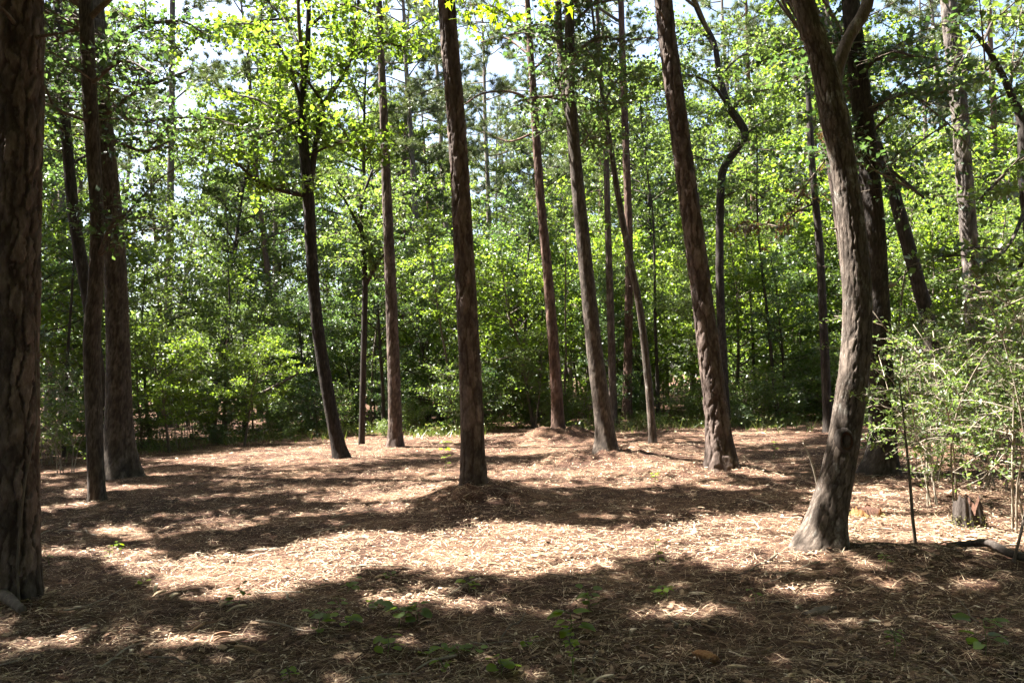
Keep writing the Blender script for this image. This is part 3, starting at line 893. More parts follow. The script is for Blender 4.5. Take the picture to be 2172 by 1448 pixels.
# likewise cut away to light the hanging sweetgum limb and the lacy shrubs
for spot, rad, chance in (((-.3, 8.5, 6.0), 1.5, .92), ((5.4, 9.0, 1.6), 2.6, .85)):
    q0 = np.stack([gx + COT[0] * hh, gy + COT[1] * hh, hh], 1) - np.array(spot)
    off = np.linalg.norm(q0 - (q0 @ TO_SUN)[:, None] * TO_SUN, axis=1)
    keep &= ~((off < rad) & (rngR.uniform(0, 1, NCL) < chance))
cx = gx + COT[0] * hh; cyy = gy + COT[1] * hh
cl = np.stack([cx, cyy, hh], 1)[keep]
cost = np.stack([np.hypot(cl[:, 0] - t[2][-1][0], cl[:, 1] - t[2][-1][1]) - (1.5 if i >= len(LIGHT_TREES) - 4 else 0) for i, t in enumerate(LIGHT_TREES)], 1)
own = np.argmin(cost, 1)
for i, (root, b, P, R) in enumerate(LIGHT_TREES):
    c = cl[own == i]
    if len(c) < 5: continue
    n = rngR.poisson(10, len(c))
    idx = np.repeat(np.arange(len(c)), n)
    Q = c[idx] + rngR.normal(0, .24, (len(idx), 3)) * np.array([1, 1, .7])
    gq = Q[:, :2] - COT[None] * Q[:, 2:3]
    Q = Q[~lit(gq[:, 0], gq[:, 1])]
    Y = rngR.normal(0, 1, Q.shape); Y[:, 2] = Y[:, 2] * .4 - .3
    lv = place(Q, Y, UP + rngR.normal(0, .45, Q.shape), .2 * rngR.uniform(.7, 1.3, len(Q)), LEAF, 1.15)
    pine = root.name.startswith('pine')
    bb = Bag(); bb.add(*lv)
    obj('upper_crown', bb.mesh('upper_crown', M['leaf_roof'], False, b), root)  # unseen leaves laid along sun rays to shape light and shade below
    pick = c[rngR.permutation(len(c))[:min(12, len(c))]]
    for q in pick:
        zs = P[:, 2]; z0 = np.clip(q[2] - np.linalg.norm(q[:2] - P[-1][:2]) * .5, P[len(P) // 2][2], P[-1][2] - .2)
        a = np.array([np.interp(z0, zs, P[:, 0]), np.interp(z0, zs, P[:, 1]), z0])
        mid = (a + q) / 2 + UP * .35 + rngR.normal(0, .25, 3)
        Pq, _ = catmull(np.array([a, mid, q]), step=.4)
        bb = Bag(); bb.add(*tube(Pq, np.linspace(.05, .012, len(Pq)), 6))
        obj('limb', bb.mesh('limb', M['twig'], True, b), root)

# the sweetgum limb with star leaves that hangs into the top of the picture
gum_limb = np.array([GUM_B + np.array([0, 0, 6.6]), [-5.2, 7.0, 7.6], [-3.0, 8.2, 7.0], [-1.2, 8.6, 6.35], [.2, 8.8, 6.1], [1.0, 8.9, 6.0]])
Pq, _ = catmull(gum_limb, step=.15)
bb = Bag(); bb.add(*tube(Pq, np.linspace(.05, .006, len(Pq)), 8))
shoots = []
for (px, py) in [(785, 22), (830, 38), (890, 20), (1005, 60), (1040, 85), (1075, 45), (1105, 60), (1170, 30), (1205, 25), (1030, 115), (1060, 70)]:
    e = at(px, py, 8.5 + rngR.uniform(-.3, .3))
    j = int(np.argmin(np.abs(Pq[:, 0] - e[0] + .35)))
    m = (Pq[j] + e) / 2 + np.array([0, 0, .08])
    S, _ = catmull(np.array([Pq[j], m, e]), n_per=6)
    bb.add(*tube(S, np.linspace(.008, .003, 6), 5))
    shoots.append(S)
limb_o = obj('limb', bb.mesh('limb', M['twig'], True, GUM_B), GUM_ROOT)
star_me = []
for k in range(5):
    v, f = STAR
    w = v.copy(); w[:, 2] += .12 * np.sin(w[:, 0] * (3 + k)) + .04 * rngR.normal(0, 1, len(w)) * (k * .15)
    star_me.append(mk_mesh('star_leaf', w, [f], M['leaf_gum'], False))
for S in shoots:
    for _ in range(9):
        u = rngR.uniform(.5, 1.0)
        p = S[int(u * 5)] + rngR.normal(0, .07, 3)
        o = obj('leaf', star_me[rngR.integers(5)], limb_o, tuple(p - GUM_B))
        s = rngR.uniform(.10, .16); o.scale = (s, s, s)
        o.rotation_euler = (rngR.uniform(-1.3, .2), rngR.uniform(-.6, .6), rngR.uniform(0, 6.28))

# ------------------------------------------------------------------ the woods round the clearing
def hardwood(name, rng, H, cb, R, nl, per_m, tl, lpt, ls, lmat, bmat, r0, wob=.25, rise=(.15, .7), flat=.75, label='', cat='tree', group=None, stems=1):
    root = thing(name, label, cat, (0, 0, 0), group)
    limbs = []
    bt, bl = Bag(), Bag()
    for st in range(stems):
        z = np.linspace(0, 1, 7)
        off = rng.normal(0, wob, (7, 2)).cumsum(0) * .5 * z[:, None]
        lean = rng.normal(0, .35 * R if stems > 1 else .08 * H, 2)
        P = np.column_stack([off + lean * z[:, None], z * H * .92 * (1 if st == 0 else rng.uniform(.6, .95))])
        P[0, 2] = -.25
        Pq, ss = catmull(np.column_stack([P, np.interp(z, [0, .1, 1], [r0 * 1.25, r0, r0 * .15])]), step=max(.15, H / 45))
        bt.add(*tube(Pq[:, :3], Pq[:, 3], 10 if r0 > .04 else 6))
        for k in range(nl):
            t = cb + (1 - cb) * (k + rng.uniform(0, 1)) / nl
            i = min(int(t * (len(Pq) - 1)), len(Pq) - 2)
            a = Pq[i, :3]
            th = k * 2.4 + rng.normal(0, .5) + st
            L = R * (math.sin(math.pi * (.12 + .82 * (t - cb) / (1 - cb + 1e-6))) ** .6) * rng.uniform(.6, 1.15)
            up = L * rng.uniform(*rise)
            d = np.array([math.cos(th), math.sin(th), 0])
            m = a + d * L * .5 + UP * up * .65 + rng.normal(0, .08 * L, 3)
            e = a + d * L + UP * up + rng.normal(0, .06 * L, 3)
            limbs.append(np.array([a, m, e]))
            Lq, _ = catmull(limbs[-1], n_per=7)
            bl.add(*tube(Lq, np.linspace(min(Pq[i, 3] * .6, .05), .006, 7), 5))
        limbs.append(Pq[int(len(Pq) * .8):, :3][[0, -1]] if len(Pq) > 4 else P[-2:, :3])
    tw, lv = grow(limbs, rng, per_m, tl, lpt, ls, flat=flat)
    bl.add(*tw)
    obj('trunk', bt.mesh('trunk', bmat, True), root)
    obj('branches', bl.mesh('branches', bmat, True), root)
    bc = Bag(); bc.add(*lv)
    obj('crown', bc.mesh('crown', lmat), root)
    return root


def pine(rng, H, cb, R, nl, r0, bmat, label, group):
    root = thing('pine_tree', label, 'pine tree', (0, 0, 0), group)
    z = np.linspace(0, 1, 7)
    off = rng.normal(0, .18, (7, 2)).cumsum(0) * z[:, None]
    P = np.column_stack([off, z * H]); P[0, 2] = -.3
    Pq, ss = catmull(np.column_stack([P, np.interp(z, [0, .05, .7, 1], [r0 * 1.25, r0, r0 * .6, .03])]), step=.35)
    bt = Bag(); bt.add(*tube(Pq[:, :3], Pq[:, 3], 14))
    bl = Bag(); limbs = []
    for k in range(nl):
        t = cb + (1 - cb) * (k / nl) ** .9
        i = min(int(t * (len(Pq) - 1)), len(Pq) - 2)
        a = Pq[i, :3]; th = k * 2.4 + rng.normal(0, .4)
        L = R * (1 - .65 * ((t - cb) / (1 - cb)) ** 1.3) * rng.uniform(.55, 1.1)
        d = np.array([math.cos(th), math.sin(th), 0])
        m = a + d * L * .5 + UP * L * rng.uniform(-.05, .2); e = a + d * L + UP * L * rng.uniform(.05, .35)
        limbs.append(np.array([a, m, e]))
        Lq, _ = catmull(limbs[-1], n_per=6)
        bl.add(*tube(Lq, np.linspace(.04, .01, 6), 5))
    for k in range(7):                         # bare dead stubs below the crown
        a = Pq[int((cb * rng.uniform(.45, .98)) * (len(Pq) - 1)), :3]; th = rng.uniform(0, 6.28); L = rng.uniform(.4, 1.5)
        e = a + np.array([math.cos(th) * L, math.sin(th) * L, rng.uniform(-.2, .3)])
        bl.add(*tube(np.array([a, (a + e) / 2 + UP * .06, e]), [.018, .012, .004], 4))
    tw, lv = tufts(limbs, rng, 10, .6, 4, 17, .26, .022)
    bl.add(*tw)
    obj('trunk', bt.mesh('trunk', bmat, True), root)
    obj('branches', bl.mesh('branches', M['twig'], True), root)
    bc = Bag(); bc.add(*lv); obj('crown', bc.mesh('crown', M['needle']), root)
    return root


rngW = np.random.default_rng(77)
G_UN, G_SH, G_PI, G_TH = 'understory trees in the thicket', 'shrubs along the clearing edge', 'pines standing in the woods beyond the clearing', 'tall hardwoods in the woods beyond the clearing'
L_UN = ['bright broad-leaved understory tree in the thicket behind the clearing', 'dark glossy-leaved understory tree in the thicket behind the clearing', 'mid-green bushy understory tree in the thicket behind the clearing', 'pale fine-leaved understory tree in the thicket behind the clearing']
L_SH = ['low mid-green leafy shrub along the far edge of the clearing', 'low dark many-stemmed shrub along the far edge of the clearing', 'low pale-leaved shrub along the far edge of the clearing']
L_PI = ['tall grey-barked pine with a high thin crown in the woods beyond', 'tall red-barked pine with a lower fuller crown in the woods beyond']
L_TH = ['tall leafy hardwood in the woods beyond the clearing', 'tall pale-leaved hardwood in the woods beyond the clearing']
UN = [hardwood('understory_tree', rngW, 6.5, .22, 2.3, 26, 12, .65, 15, .105, M['leaf_bright'], M['grey_bark'], .06, label=L_UN[0], group=G_UN, flat=.85),
      hardwood('understory_tree', rngW, 7.5, .34, 2.2, 28, 12, .6, 14, .095, M['leaf_dark'], M['dark_bark'], .07, label=L_UN[1], group=G_UN),
      hardwood('understory_tree', rngW, 5.5, .15, 2.2, 26, 12, .6, 14, .095, M['leaf_mid'], M['dark_bark'], .05, label=L_UN[2], group=G_UN),
      hardwood('understory_tree', rngW, 6.5, .38, 2.0, 24, 12, .65, 16, .082, M['leaf_pale'], M['grey_bark'], .045, label=L_UN[3], group=G_UN, flat=.85)]
SH = [hardwood('shrub', rngW, 2.2, .08, 1.0, 9, 12, .4, 12, .08, M['leaf_mid'], M['twig'], .014, label=L_SH[0], cat='shrub', group=G_SH, stems=4, wob=.08),
      hardwood('shrub', rngW, 2.6, .1, 1.1, 9, 12, .42, 12, .085, M['leaf_dark'], M['twig'], .016, label=L_SH[1], cat='shrub', group=G_SH, stems=5, wob=.1),
      hardwood('shrub', rngW, 1.7, .05, .9, 8, 12, .36, 12, .07, M['leaf_pale'], M['twig'], .012, label=L_SH[2], cat='shrub', group=G_SH, stems=4, wob=.08)]
PI = [pine(rngW, 24, .5, 3.6, 34, .17, M['pine_bark_far'], L_PI[0], G_PI), pine(rngW, 19, .38, 3.3, 34, .14, M['pine_bark_red'], L_PI[1], G_PI)]
TH = [hardwood('hardwood_tree', rngW, 15, .3, 4.0, 38, 10, .9, 24, .12, M['leaf_bright'], M['grey_bark'], .14, label=L_TH[0], group=G_TH),
      hardwood('hardwood_tree', rngW, 17, .35, 3.8, 38, 10, .85, 22, .12, M['leaf_pale'], M['dark_bark'], .15, label=L_TH[1], group=G_TH)]  # second one's pale leaf colour stands in for haze over far trees
L_YO = 'slim straight young tree in the thicket behind the clearing'
G_YO = 'slim young trees in the thicket'
YO = [hardwood('young_tree', rngW, 10, .6, 1.3, 14, 9, .55, 10, .10, M['leaf_mid'], M['dark_bark'], .055, wob=.18, label=L_YO, group=G_YO),
      hardwood('young_tree', rngW, 8, .55, 1.2, 12, 9, .5, 10, .095, M['leaf_bright'], M['grey_bark'], .04, wob=.22, label=L_YO, group=G_YO)]
USED = set()
ORIG = {o.name: o['label'] for o in UN + SH + PI + TH + YO}


def edge(x):
    return 2.4 * (vnoise(np.asarray(x, float) * .45, np.zeros_like(np.asarray(x, float)) + .5, seed=55) - .5) + np.interp(x, [-30, -15, -11.5, -9.9, -7.7, -4, 0, 4, 8.5, 12.5, 30], [9, 13, 18, 21.5, 25.3, 25.8, 25.3, 24.3, 23.3, 20.5, 15])


LAND = []
for nm, px in [('plated pine', 40), ('paired trunks', 240), ('forked bright-leaved hardwood', 700), ('straight slim pine', 835), ('plated mound pine', 1000), ('reddish mound pine', 1180),
               ('twin-topped hardwood', 1270), ('mottled leaning trunk', 1370), ('furrowed pine', 1510), ('vine-hung thin pine', 1750), ('leaning oak', 1810), ('black-barked tree', 1880), ('knobbly pine', 2075)]:
    d = ray(px, 850); LAND.append((math.atan2(d[0], d[1]), nm))
WORDS = {'bright broad-leaved': 'bright broad-leaved understory tree', 'dark glossy-leaved': 'dark glossy-leaved understory tree', 'mid-green bushy': 'mid-green bushy understory tree', 'pale fine-leaved': 'pale fine-leaved understory tree',
         'low mid-green': 'mid-green leafy shrub', 'low dark': 'dark many-stemmed shrub', 'low pale': 'pale-leaved shrub', 'tall grey-barked': 'grey-barked thin-crowned pine',
         'tall red-barked': 'red-barked full-crowned pine', 'tall leafy': 'leafy hardwood', 'tall pale-leaved': 'pale-leaved hardwood', 'slim straight': 'slim straight young tree'}


def wood_label(base, x, y, sc, s0, s1):
    k = next(v for a, v in WORDS.items() if base.startswith(a))
    q = (sc - s0) / (s1 - s0 + 1e-6)
    size = 'small ' if q < .33 else ('tall ' if q > .67 else '')
    d = y - edge(x)
    where = 'at the clearing edge' if d < 2 else ('in the front of the thicket' if d < 6 else ('inside the woods' if d < 14 else 'deep in the woods'))
    a = math.atan2(x, y)
    return f'{size}{k} {where} beyond the {min(LAND, key=lambda l: abs(l[0] - a))[1]}'


def put(src, x, y, sc, tilt=.04, rng_s=None):
    o = put_(src, x, y, sc, tilt)
    if rng_s: o['label'] = wood_label(ORIG[src.name], x, y, sc, *rng_s)
    return o


def put_(src, x, y, sc, tilt):
    loc = (x, y, float(floor_z(x, y)))
    rz = rngW.uniform(0, 6.28)
    t = (rngW.normal(0, tilt), rngW.normal(0, tilt))
    if src.name not in USED:
        USED.add(src.name)
        src.location = loc; src.rotation_euler = (t[0], t[1], rz); src.scale = (sc, sc, sc)
        return src
    return copy_tree(src, loc, rz, sc, tilt=t, label=ORIG[src.name])


def row(kinds, weights, d0, d1, gap, s0, s1, xmax=1.0, skip=0.0):
    """things scattered between d0 and d1 metres behind the edge of the clearing"""
    d = d0
    pts = []
    area = 0
    n = int((d1 - d0) * 2 * (26 * xmax) / (gap * gap) * 1.0)
    for _ in range(n * 4):
        x = rngW.uniform(-30, 30) * xmax; y = edge(x) + rngW.uniform(d0, d1)
        if abs(x) > .70 * y + 2.5: continue
        if any((x - a) ** 2 + (y - c) ** 2 < gap * gap for a, c in pts): continue
        pts.append((x, y))
    for x, y in pts:
        put(kinds[rngW.choice(len(kinds), p=weights)], x, y, rngW.uniform(s0, s1), rng_s=(s0, s1))
    return len(pts)


n1 = row(SH, [.45, .25, .3], .2, 3.5, 1.3, .55, 1.15) + row(SH, [.45, .25, .3], 3.5, 12, 2.1, .8, 1.4)
row(SH, [.4, .2, .4], -1.3, .4, 2.0, .22, .5)
n2 = row(UN, [.32, .2, .28, .2], 1.4, 9, 2.0, .7, 1.15)
n3 = row(UN, [.3, .25, .25, .2], 9, 20, 2.7, 1.0, 1.6, xmax=1.2)
n4 = row(TH, [.5, .5], 11, 38, 5.3, .8, 1.2, xmax=1.3)
n5 = row(PI, [.6, .4], 9, 46, 4.7, .85, 1.15, xmax=1.35)
for src, x, y, sc in ((PI[1], -5.2, 38, 1.1), (PI[0], -3.2, 45, 1.1), (TH[0], -6.5, 46, 1.15), (PI[1], 4.5, 42, 1.15), (TH[1], 10, 40, 1.1)): put(src, x, y, sc, rng_s=(.8, 1.2))
n6 = row(YO, [.5, .5], .8, 14, 2.15, .75, 1.15, xmax=1.1)
put(UN[0], -8.9, 20.8, .55, rng_s=(.7, 1.15)); put(UN[0], -7.6, 22.6, .5, rng_s=(.7, 1.15)); put(UN[3], .6, 24.6, .5, rng_s=(.7, 1.15))
print('woods', n1, n2, n3, n4, n5)
# the woods go on behind the viewer; unseen trees added to cut sky light
BACK = []
for k in range(120):
    a = rngW.uniform(.95, 2 * math.pi - .95); r = rngW.uniform(8.5, 24)
    x, y = math.sin(a) * r, math.cos(a) * r + 1
    if x < -5 and y > 0 and r < 14: continue
    if math.hypot(x, y) < 8: continue
    src = (UN + TH + PI)[rngW.choice(8, p=[.08, .08, .08, .08, .22, .22, .12, .12])]
    BACK.append((src, x, y, rngW.uniform(.85, 1.2)))
for k, (x, y) in enumerate([(5.8, -1.5), (10, 3), (13.5, 8.5), (1.2, -5.5), (-4.2, -4.8), (-7.5, -2.5), (-9, -8), (5, -8.5), (13, -4), (10, -10), (-2, -11)]):
    BACK.append((TH[k % 2], x, y, rngW.uniform(.9, 1.15)))
for src, x, y, sc in BACK:
    o = put(src, x, y, sc)
    o['label'] = ORIG[src.name].replace('behind the clearing', 'behind the viewer').replace('beyond the clearing', 'behind the viewer').replace('with a high thin crown in the woods beyond', 'in the woods behind the viewer').replace('with a lower fuller crown in the woods beyond', 'in the woods behind the viewer')  # labels for the unseen trees added as sky blockers

# the far wood that closes the view, one mass; haze put into its pale colour
rngF = np.random.default_rng(3)
NF = 60000
ang = rngF.uniform(-.85, .85, NF); dist = rngF.uniform(62, 80, NF)
fx, fy = np.sin(ang) * dist, np.cos(ang) * dist
topz = 5.5 + 6.5 * fbm(ang * 9, dist * .05, seed=8, octv=4)
fz = topz * rngF.uniform(0, 1, NF) ** .8
Pf = np.stack([fx, fy, fz], 1)
lv = place(Pf, rngF.normal(0, 1, Pf.shape), UP * .6 + rngF.normal(0, .7, Pf.shape), .42 * rngF.uniform(.6, 1.4, NF), LEAF, 1.1)
bb = Bag(); bb.add(*lv)
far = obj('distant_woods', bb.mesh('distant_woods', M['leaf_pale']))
far['kind'] = 'stuff'; far['label'] = 'far green mass of woods closing the view'; far['category'] = 'woods'

# ------------------------------------------------------------------ lacy shrubs at the sunny side of the clearing
def lacy_shrub(label, base_px, size, stems, seed, n_side=11, lm='leaf_pale', ls=.04):
    rng = np.random.default_rng(seed)
    b = hit(*base_px); b[2] = float(floor_z(b[0], b[1]))
    root = thing('shrub', label, 'shrub', tuple(b))
    bs = Bag(); limbs = []
    for s in range(stems):
        th = rng.uniform(0, 6.28); H = size * rng.uniform(.65, 1.05); L = size * rng.uniform(.2, .6)
        d = np.array([math.cos(th), math.sin(th), 0])
        a = b + rng.normal(0, .1, 3) * np.array([1, 1, 0]) - UP * .05
        P = np.array([a, a + UP * H * .4 + d * L * .15 + rng.normal(0, .06, 3), a + UP * H * .75 + d * L * .5 + rng.normal(0, .1, 3), a + UP * H + d * L])
        Pq, _ = catmull(P, n_per=12)
        bs.add(*tube(Pq, np.linspace(.011, .004, 12), 6))
        for k in range(n_side):
            t = rng.uniform(.3, 1); i = min(int(t * 11), 10); q = Pq[i]
            dd = nrm(rng.normal(0, 1, 3) * np.array([1, 1, .35]) + UP * .1) * rng.uniform(.3, .8) * size * .4
            S = np.array([q, q + dd * .5 + UP * .06, q + dd + UP * rng.uniform(-.12, .08)])
            limbs.append(S)
            Sq, _ = catmull(S, n_per=6)
            bs.add(*tube(Sq, np.linspace(.006, .0025, 6), 4))
    tw, lv = grow(limbs, rng, 14, .22, 8, ls, start=.1, flat=.7, spread=.03, tmpl=LEAF6, jit=.6, tw_r=.0022, droop=.1)
    bs.add(*tw)
    obj('stems', bs.mesh('stems', M['pale_twig'], True, b), root)
    bc = Bag(); bc.add(*lv); obj('foliage', bc.mesh('foliage', M[lm], False, b), root)
    return root


lacy_shrub('lacy pale-leaved shrub with thin arching stems beside the mossy stump', (2010, 1075), 2.2, 6, 1)
lacy_shrub('tall lacy shrub rising beyond the mossy stump', (2120, 1040), 2.5, 7, 2)
lacy_shrub('lacy shrub with long pale stems beside the fallen grey branch', (2185, 1130), 2.4, 6, 3)
lacy_shrub('small lacy shrub reaching toward the black-barked tree', (1965, 1020), 2.0, 5, 4, n_side=8)
lacy_shrub('dense dark-leaved shrub behind the lacy shrubs', (2150, 985), 3.0, 8, 6, lm='leaf_mid', ls=.05)
lacy_shrub('loose shrub in shade between the black-barked tree and the knobbly pine', (2000, 965), 2.6, 6, 7, lm='leaf_mid', ls=.045)
lacy_shrub('thin shrub with bare lower stems beside the paired trunks', (140, 1005), 1.8, 5, 8, lm='leaf_mid', ls=.05)
lacy_shrub('straggly shrub with pale stems at the shaded clearing corner', (385, 950), 3.2, 6, 9, lm='leaf_bright', ls=.08)
lacy_shrub('weedy shrub in shade beyond the plated pine', (100, 985), 2.6, 6, 10, lm='leaf_dark', ls=.06)
lacy_shrub('weedy shrub at the foot of the reddish mound pine', (1130, 905), 1.5, 6, 12, lm='leaf_pale', ls=.06)
lacy_shrub('yellow-green shrub beside the reddish mound pine', (1225, 903), 1.8, 6, 13, lm='leaf_bright', ls=.06)


# ------------------------------------------------------------------ single sticks, stumps and saplings
def stick(name, label, cat, P, R, mat, seg=10, kind='plain', group=None, step=.03):
    P = np.asarray(P, float); b = P[0].copy()
    Pq, ss = catmull(np.column_stack([P, R]), step=step)
    V, F = tube(Pq[:, :3], Pq[:, 3], seg, bark_relief(kind, float(np.median(R)), len(label)), ss)
    bb = Bag(); bb.add(V, F)
    o = obj(name, bb.mesh(name, mat, True, b), None, tuple(b))
    return tag(o, label, cat, group)


def gp(px, py, up=0.0):
    p = hit(px, py); p[2] = float(floor_z(p[0], p[1])) + up
    return p


# thin vine up the plated pine
D0 = hit(38, 1268)[1]
vp = [gp(40, 1285)] + [at(x, y, D0 - dz) for x, y, dz in ((38, 1180, .21), (52, 1030, .2), (70, 940, .16), (78, 880, .14), (74, 700, .16))]
stick('dead_vine', 'thin dead vine leaning up the plated pine trunk', 'vine', vp, [.011, .01, .009, .008, .006, .004], M['grey_bark'], 8)
# broken branch at its foot
a = gp(-30, 1262, .03); c = gp(48, 1305, .03)
stick('fallen_branch', 'thick broken tan branch lying at the foot of the plated pine', 'branch', [a, (a + c) / 2 + [0, 0, .05], c], [.035, .045, .03], M['grey_bark'], 14, 'oak')
# grey fallen branch beside the shrubs
pts = [gp(2010, 1168, .02), gp(2060, 1168, .05), gp(2100, 1180, .07), gp(2150, 1195, .05), gp(2230, 1205, .04)]
stick('fallen_branch', 'grey lichened branch lying on the ground below the lacy shrubs', 'branch', pts, [.018, .026, .03, .03, .03], M['dark_bark'], 16, 'oak')
b0 = gp(2150, 1198)
stick('dead_stick', 'dead stick standing up out of the grey fallen branch', 'stick', [b0, at(2165, 1130, b0[1]), at(2180, 1060, b0[1] + .1)], [.012, .01, .005], M['grey_bark'], 8)
# leaning bare stick and hooked stub near the oak
b0 = gp(1736, 1042)
stick('dead_stick', 'pale bare stick leaning in front of the oak', 'stick', [b0, at(1727, 1000, b0[1]), at(1716, 965, b0[1]), at(1703, 938, b0[1])], [.014, .013, .011, .006], M['pale_twig'], 8)
b0 = gp(1697, 1140)
stick('dead_stick', 'short hooked brown stub sticking out of the straw beside the oak', 'stick', [b0, at(1699, 1118, b0[1]), at(1705, 1098, b0[1]), at(1698, 1092, b0[1]), at(1680, 1094, b0[1])], [.013, .012, .012, .009, .006], M['scar'], 8)
# young sapling
b0 = gp(1942, 1162)
sap = [b0, at(1936, 1100, b0[1]), at(1930, 1020, b0[1]), at(1922, 940, b0[1]), at(1914, 860, b0[1]), at(1905, 800, b0[1])]
root = thing('sapling', 'thin sapling with a bare stem and small leaves above the sunlit straw', 'sapling', tuple(b0))
Pq, _ = catmull(np.array(sap), step=.05); bb = Bag(); bb.add(*tube(Pq, np.linspace(.016, .005, len(Pq)), 8)); obj('stem', bb.mesh('stem', M['twig'], True, b0), root)
rs = np.random.default_rng(41)
sl = []
for k in range(11):
    q = Pq[int(rs.uniform(.45, .99) * (len(Pq) - 1))]; dd = nrm(rs.normal(0, 1, 3) * [1, 1, .3]) * rs.uniform(.15, .5)
    sl.append(np.array([q, q + dd * .5 + UP * .04, q + dd]))
tw, lv = grow(sl, rs, 14, .16, 7, .04, spread=.025, tmpl=LEAF6, tw_r=.002)
bb = Bag(); bb.add(*tw)
for S in sl:
    Sq, _ = catmull(S, n_per=5); bb.add(*tube(Sq, np.linspace(.005, .002, 5), 4))
obj('twigs', bb.mesh('twigs', M['pale_twig'], False, b0), root)
bb = Bag(); bb.add(*lv); obj('foliage', bb.mesh('foliage', M['leaf_pale'], False, b0), root)
# fallen leaning trunk in the thicket
D1 = 26.0
stick('fallen_tree', 'dead pale trunk leaning half fallen in the thicket', 'dead tree', [at(470, 905, D1), at(520, 855, D1), at(590, 815, D1), at(660, 775, D1 + .5)], [.07, .06, .05, .03], M['grey_bark'], 12, step=.15)


def stump(label, base, r, h, mat, seed, rag=.5, moss=True, moss_h=.4):
    rng = np.random.default_rng(seed)
    root = thing('tree_stump', label, 'stump', tuple(base))
    seg, n = 64, 16
    th = np.linspace(0, 2 * np.pi, seg, endpoint=False)
    topz = h * (1 - rag * fbm(np.cos(th) * 1.6 + seed, np.sin(th) * 2.2 + 3, seed=seed, octv=4) * 1.2)
    z = np.linspace(0, 1, n)[:, None] * topz[None]
    rr = r * (1 + .45 * np.exp(-z / (h * .25))) * (1 + .55 * (fbm(np.cos(th)[None] * 4 + z * 0, np.sin(th)[None] * 4 + z * 0, z * 2, seed + 1, 3) - .5))
    V = np.stack([rr * np.cos(th), rr * np.sin(th), z - .06], -1).reshape(-1, 3)
    i = np.arange(n - 1)[:, None] * seg; j = np.arange(seg)[None]; k = (j + 1) % seg
    F = np.stack([i + j, i + k, i + seg + k, i + seg + j], -1).reshape(-1, 4)
    bb = Bag(); bb.add(V, [F]); obj('stump_wall', bb.mesh('stump_wall', mat, True), root)
    # rotten heart sunk inside the wall
    rin = rr[-1] * .93
    W = np.stack([np.concatenate([rin * np.cos(th), rin * .5 * np.cos(th)]), np.concatenate([rin * np.sin(th), rin * .5 * np.sin(th)]), np.concatenate([topz - .075, topz * 0 + h * .35 + rng.uniform(-.02, .02, seg)])], 1)
    W = np.vstack([W, [0, 0, h * .3]])
    F1 = np.stack([j[0], k[0], seg + k[0], seg + j[0]], 1); F2 = np.stack([seg + j[0], seg + k[0], np.full(seg, 2 * seg)], 1)
    bb = Bag(); bb.add(W, [F1, F2]); obj('heartwood', bb.mesh('heartwood', M['scar']), root)
    if moss:
        N = 600
        a = rng.uniform(-3.14, 3.14, N); zz = moss_h * h * rng.uniform(0, 1, N) ** 1.3
        ra = r * (1 + .45 * np.exp(-zz / (h * .25))) * 1.04
        P = np.stack([ra * np.cos(a), ra * np.sin(a), zz - .02], 1)
        bb = Bag(); bb.add(*place(P, nrm(P * [1, 1, 0]) + rng.normal(0, .6, P.shape), UP + rng.normal(0, .5, P.shape), .014 * rng.uniform(.6, 1.5, N), LEAF, 1.2))
        m = obj('moss', bb.mesh('moss', M['moss']), root); m['kind'] = 'stuff'
    return root


stump('rotten dark stump with yellow-green moss at its foot under the lacy shrubs', gp(2056, 1118), .115, .48, M['dark_bark'], 5, .6, True, .3)
stump('splintered orange stump catching sun just behind the oak', gp(1838, 1096), .13, .24, M['raw_wood'], 9, .85, True, .25)
# the oak's healed knot and the broken stub on the black-barked tree
kb = at(1797, 935, oakD - .14)
rk = np.random.default_rng(2)
th = np.linspace(0, 2 * np.pi, 24, endpoint=False)
wobk = 1 + .12 * (fbm(np.cos(th) * 1.5 + 4, np.sin(th) * 1.5, seed=6, octv=3) - .5)


def knot_rings(rings, centre=None):
    V = np.vstack([np.stack([rx * .66 * np.cos(th) * wobk, np.full(24, dy), rx * np.sin(th) * wobk], 1) for rx, dy in rings])
    n = len(rings)
    i = np.arange(n - 1)[:, None] * 24; j = np.arange(24)[None]; k = (j + 1) % 24
    F = [np.stack([i + j, i + k, i + 24 + k, i + 24 + j], -1).reshape(-1, 4)]
    if centre is not None:
        V = np.vstack([V, [[0, centre, 0]]]); F.append(np.stack([(n - 1) * 24 + j[0], (n - 1) * 24 + k[0], np.full(24, n * 24)], 1))
    bb = Bag(); bb.add(V, F)
    return bb


kn = obj('knot', knot_rings([(.12, .08), (.105, .024), (.09, .008), (.074, .004)]).mesh('knot', M['dark_bark'], True), oak, tuple(kb - oakb))
kn['label'] = 'healed swelling round an old branch scar'
obj('scar', knot_rings([(.075, .005), (.06, .014), (.045, .03)], .06).mesh('scar', M['scar'], True), kn)
D2 = hit(1868, 1006)[1]
Pq = np.array([at(1858, 612, D2), at(1875, 608, D2 - .05), at(1900, 603, D2 - .1)])
bb = Bag(); bb.add(*tube(Pq, [.05, .04, .02], 10))
for r_ in scene.objects:
    if r_.get('label', '').startswith('dark black-barked'):
        obj('broken_stub', bb.mesh('broken_stub', M['pale_twig'], True, np.array(r_.location)), r_)

# ------------------------------------------------------------------ litter on the floor
rngL = np.random.default_rng(99)


def scatter(n, d0, d1, power=1.0):
    """points on the floor, thicker near the viewer"""
    y = d0 * (d1 / d0) ** (rngL.uniform(0, 1, n) ** power)
    x = rngL.uniform(-1, 1, n) * (.70 * y + .6)
    ok = y < edge(x) + 1.5
    return x[ok], y[ok]


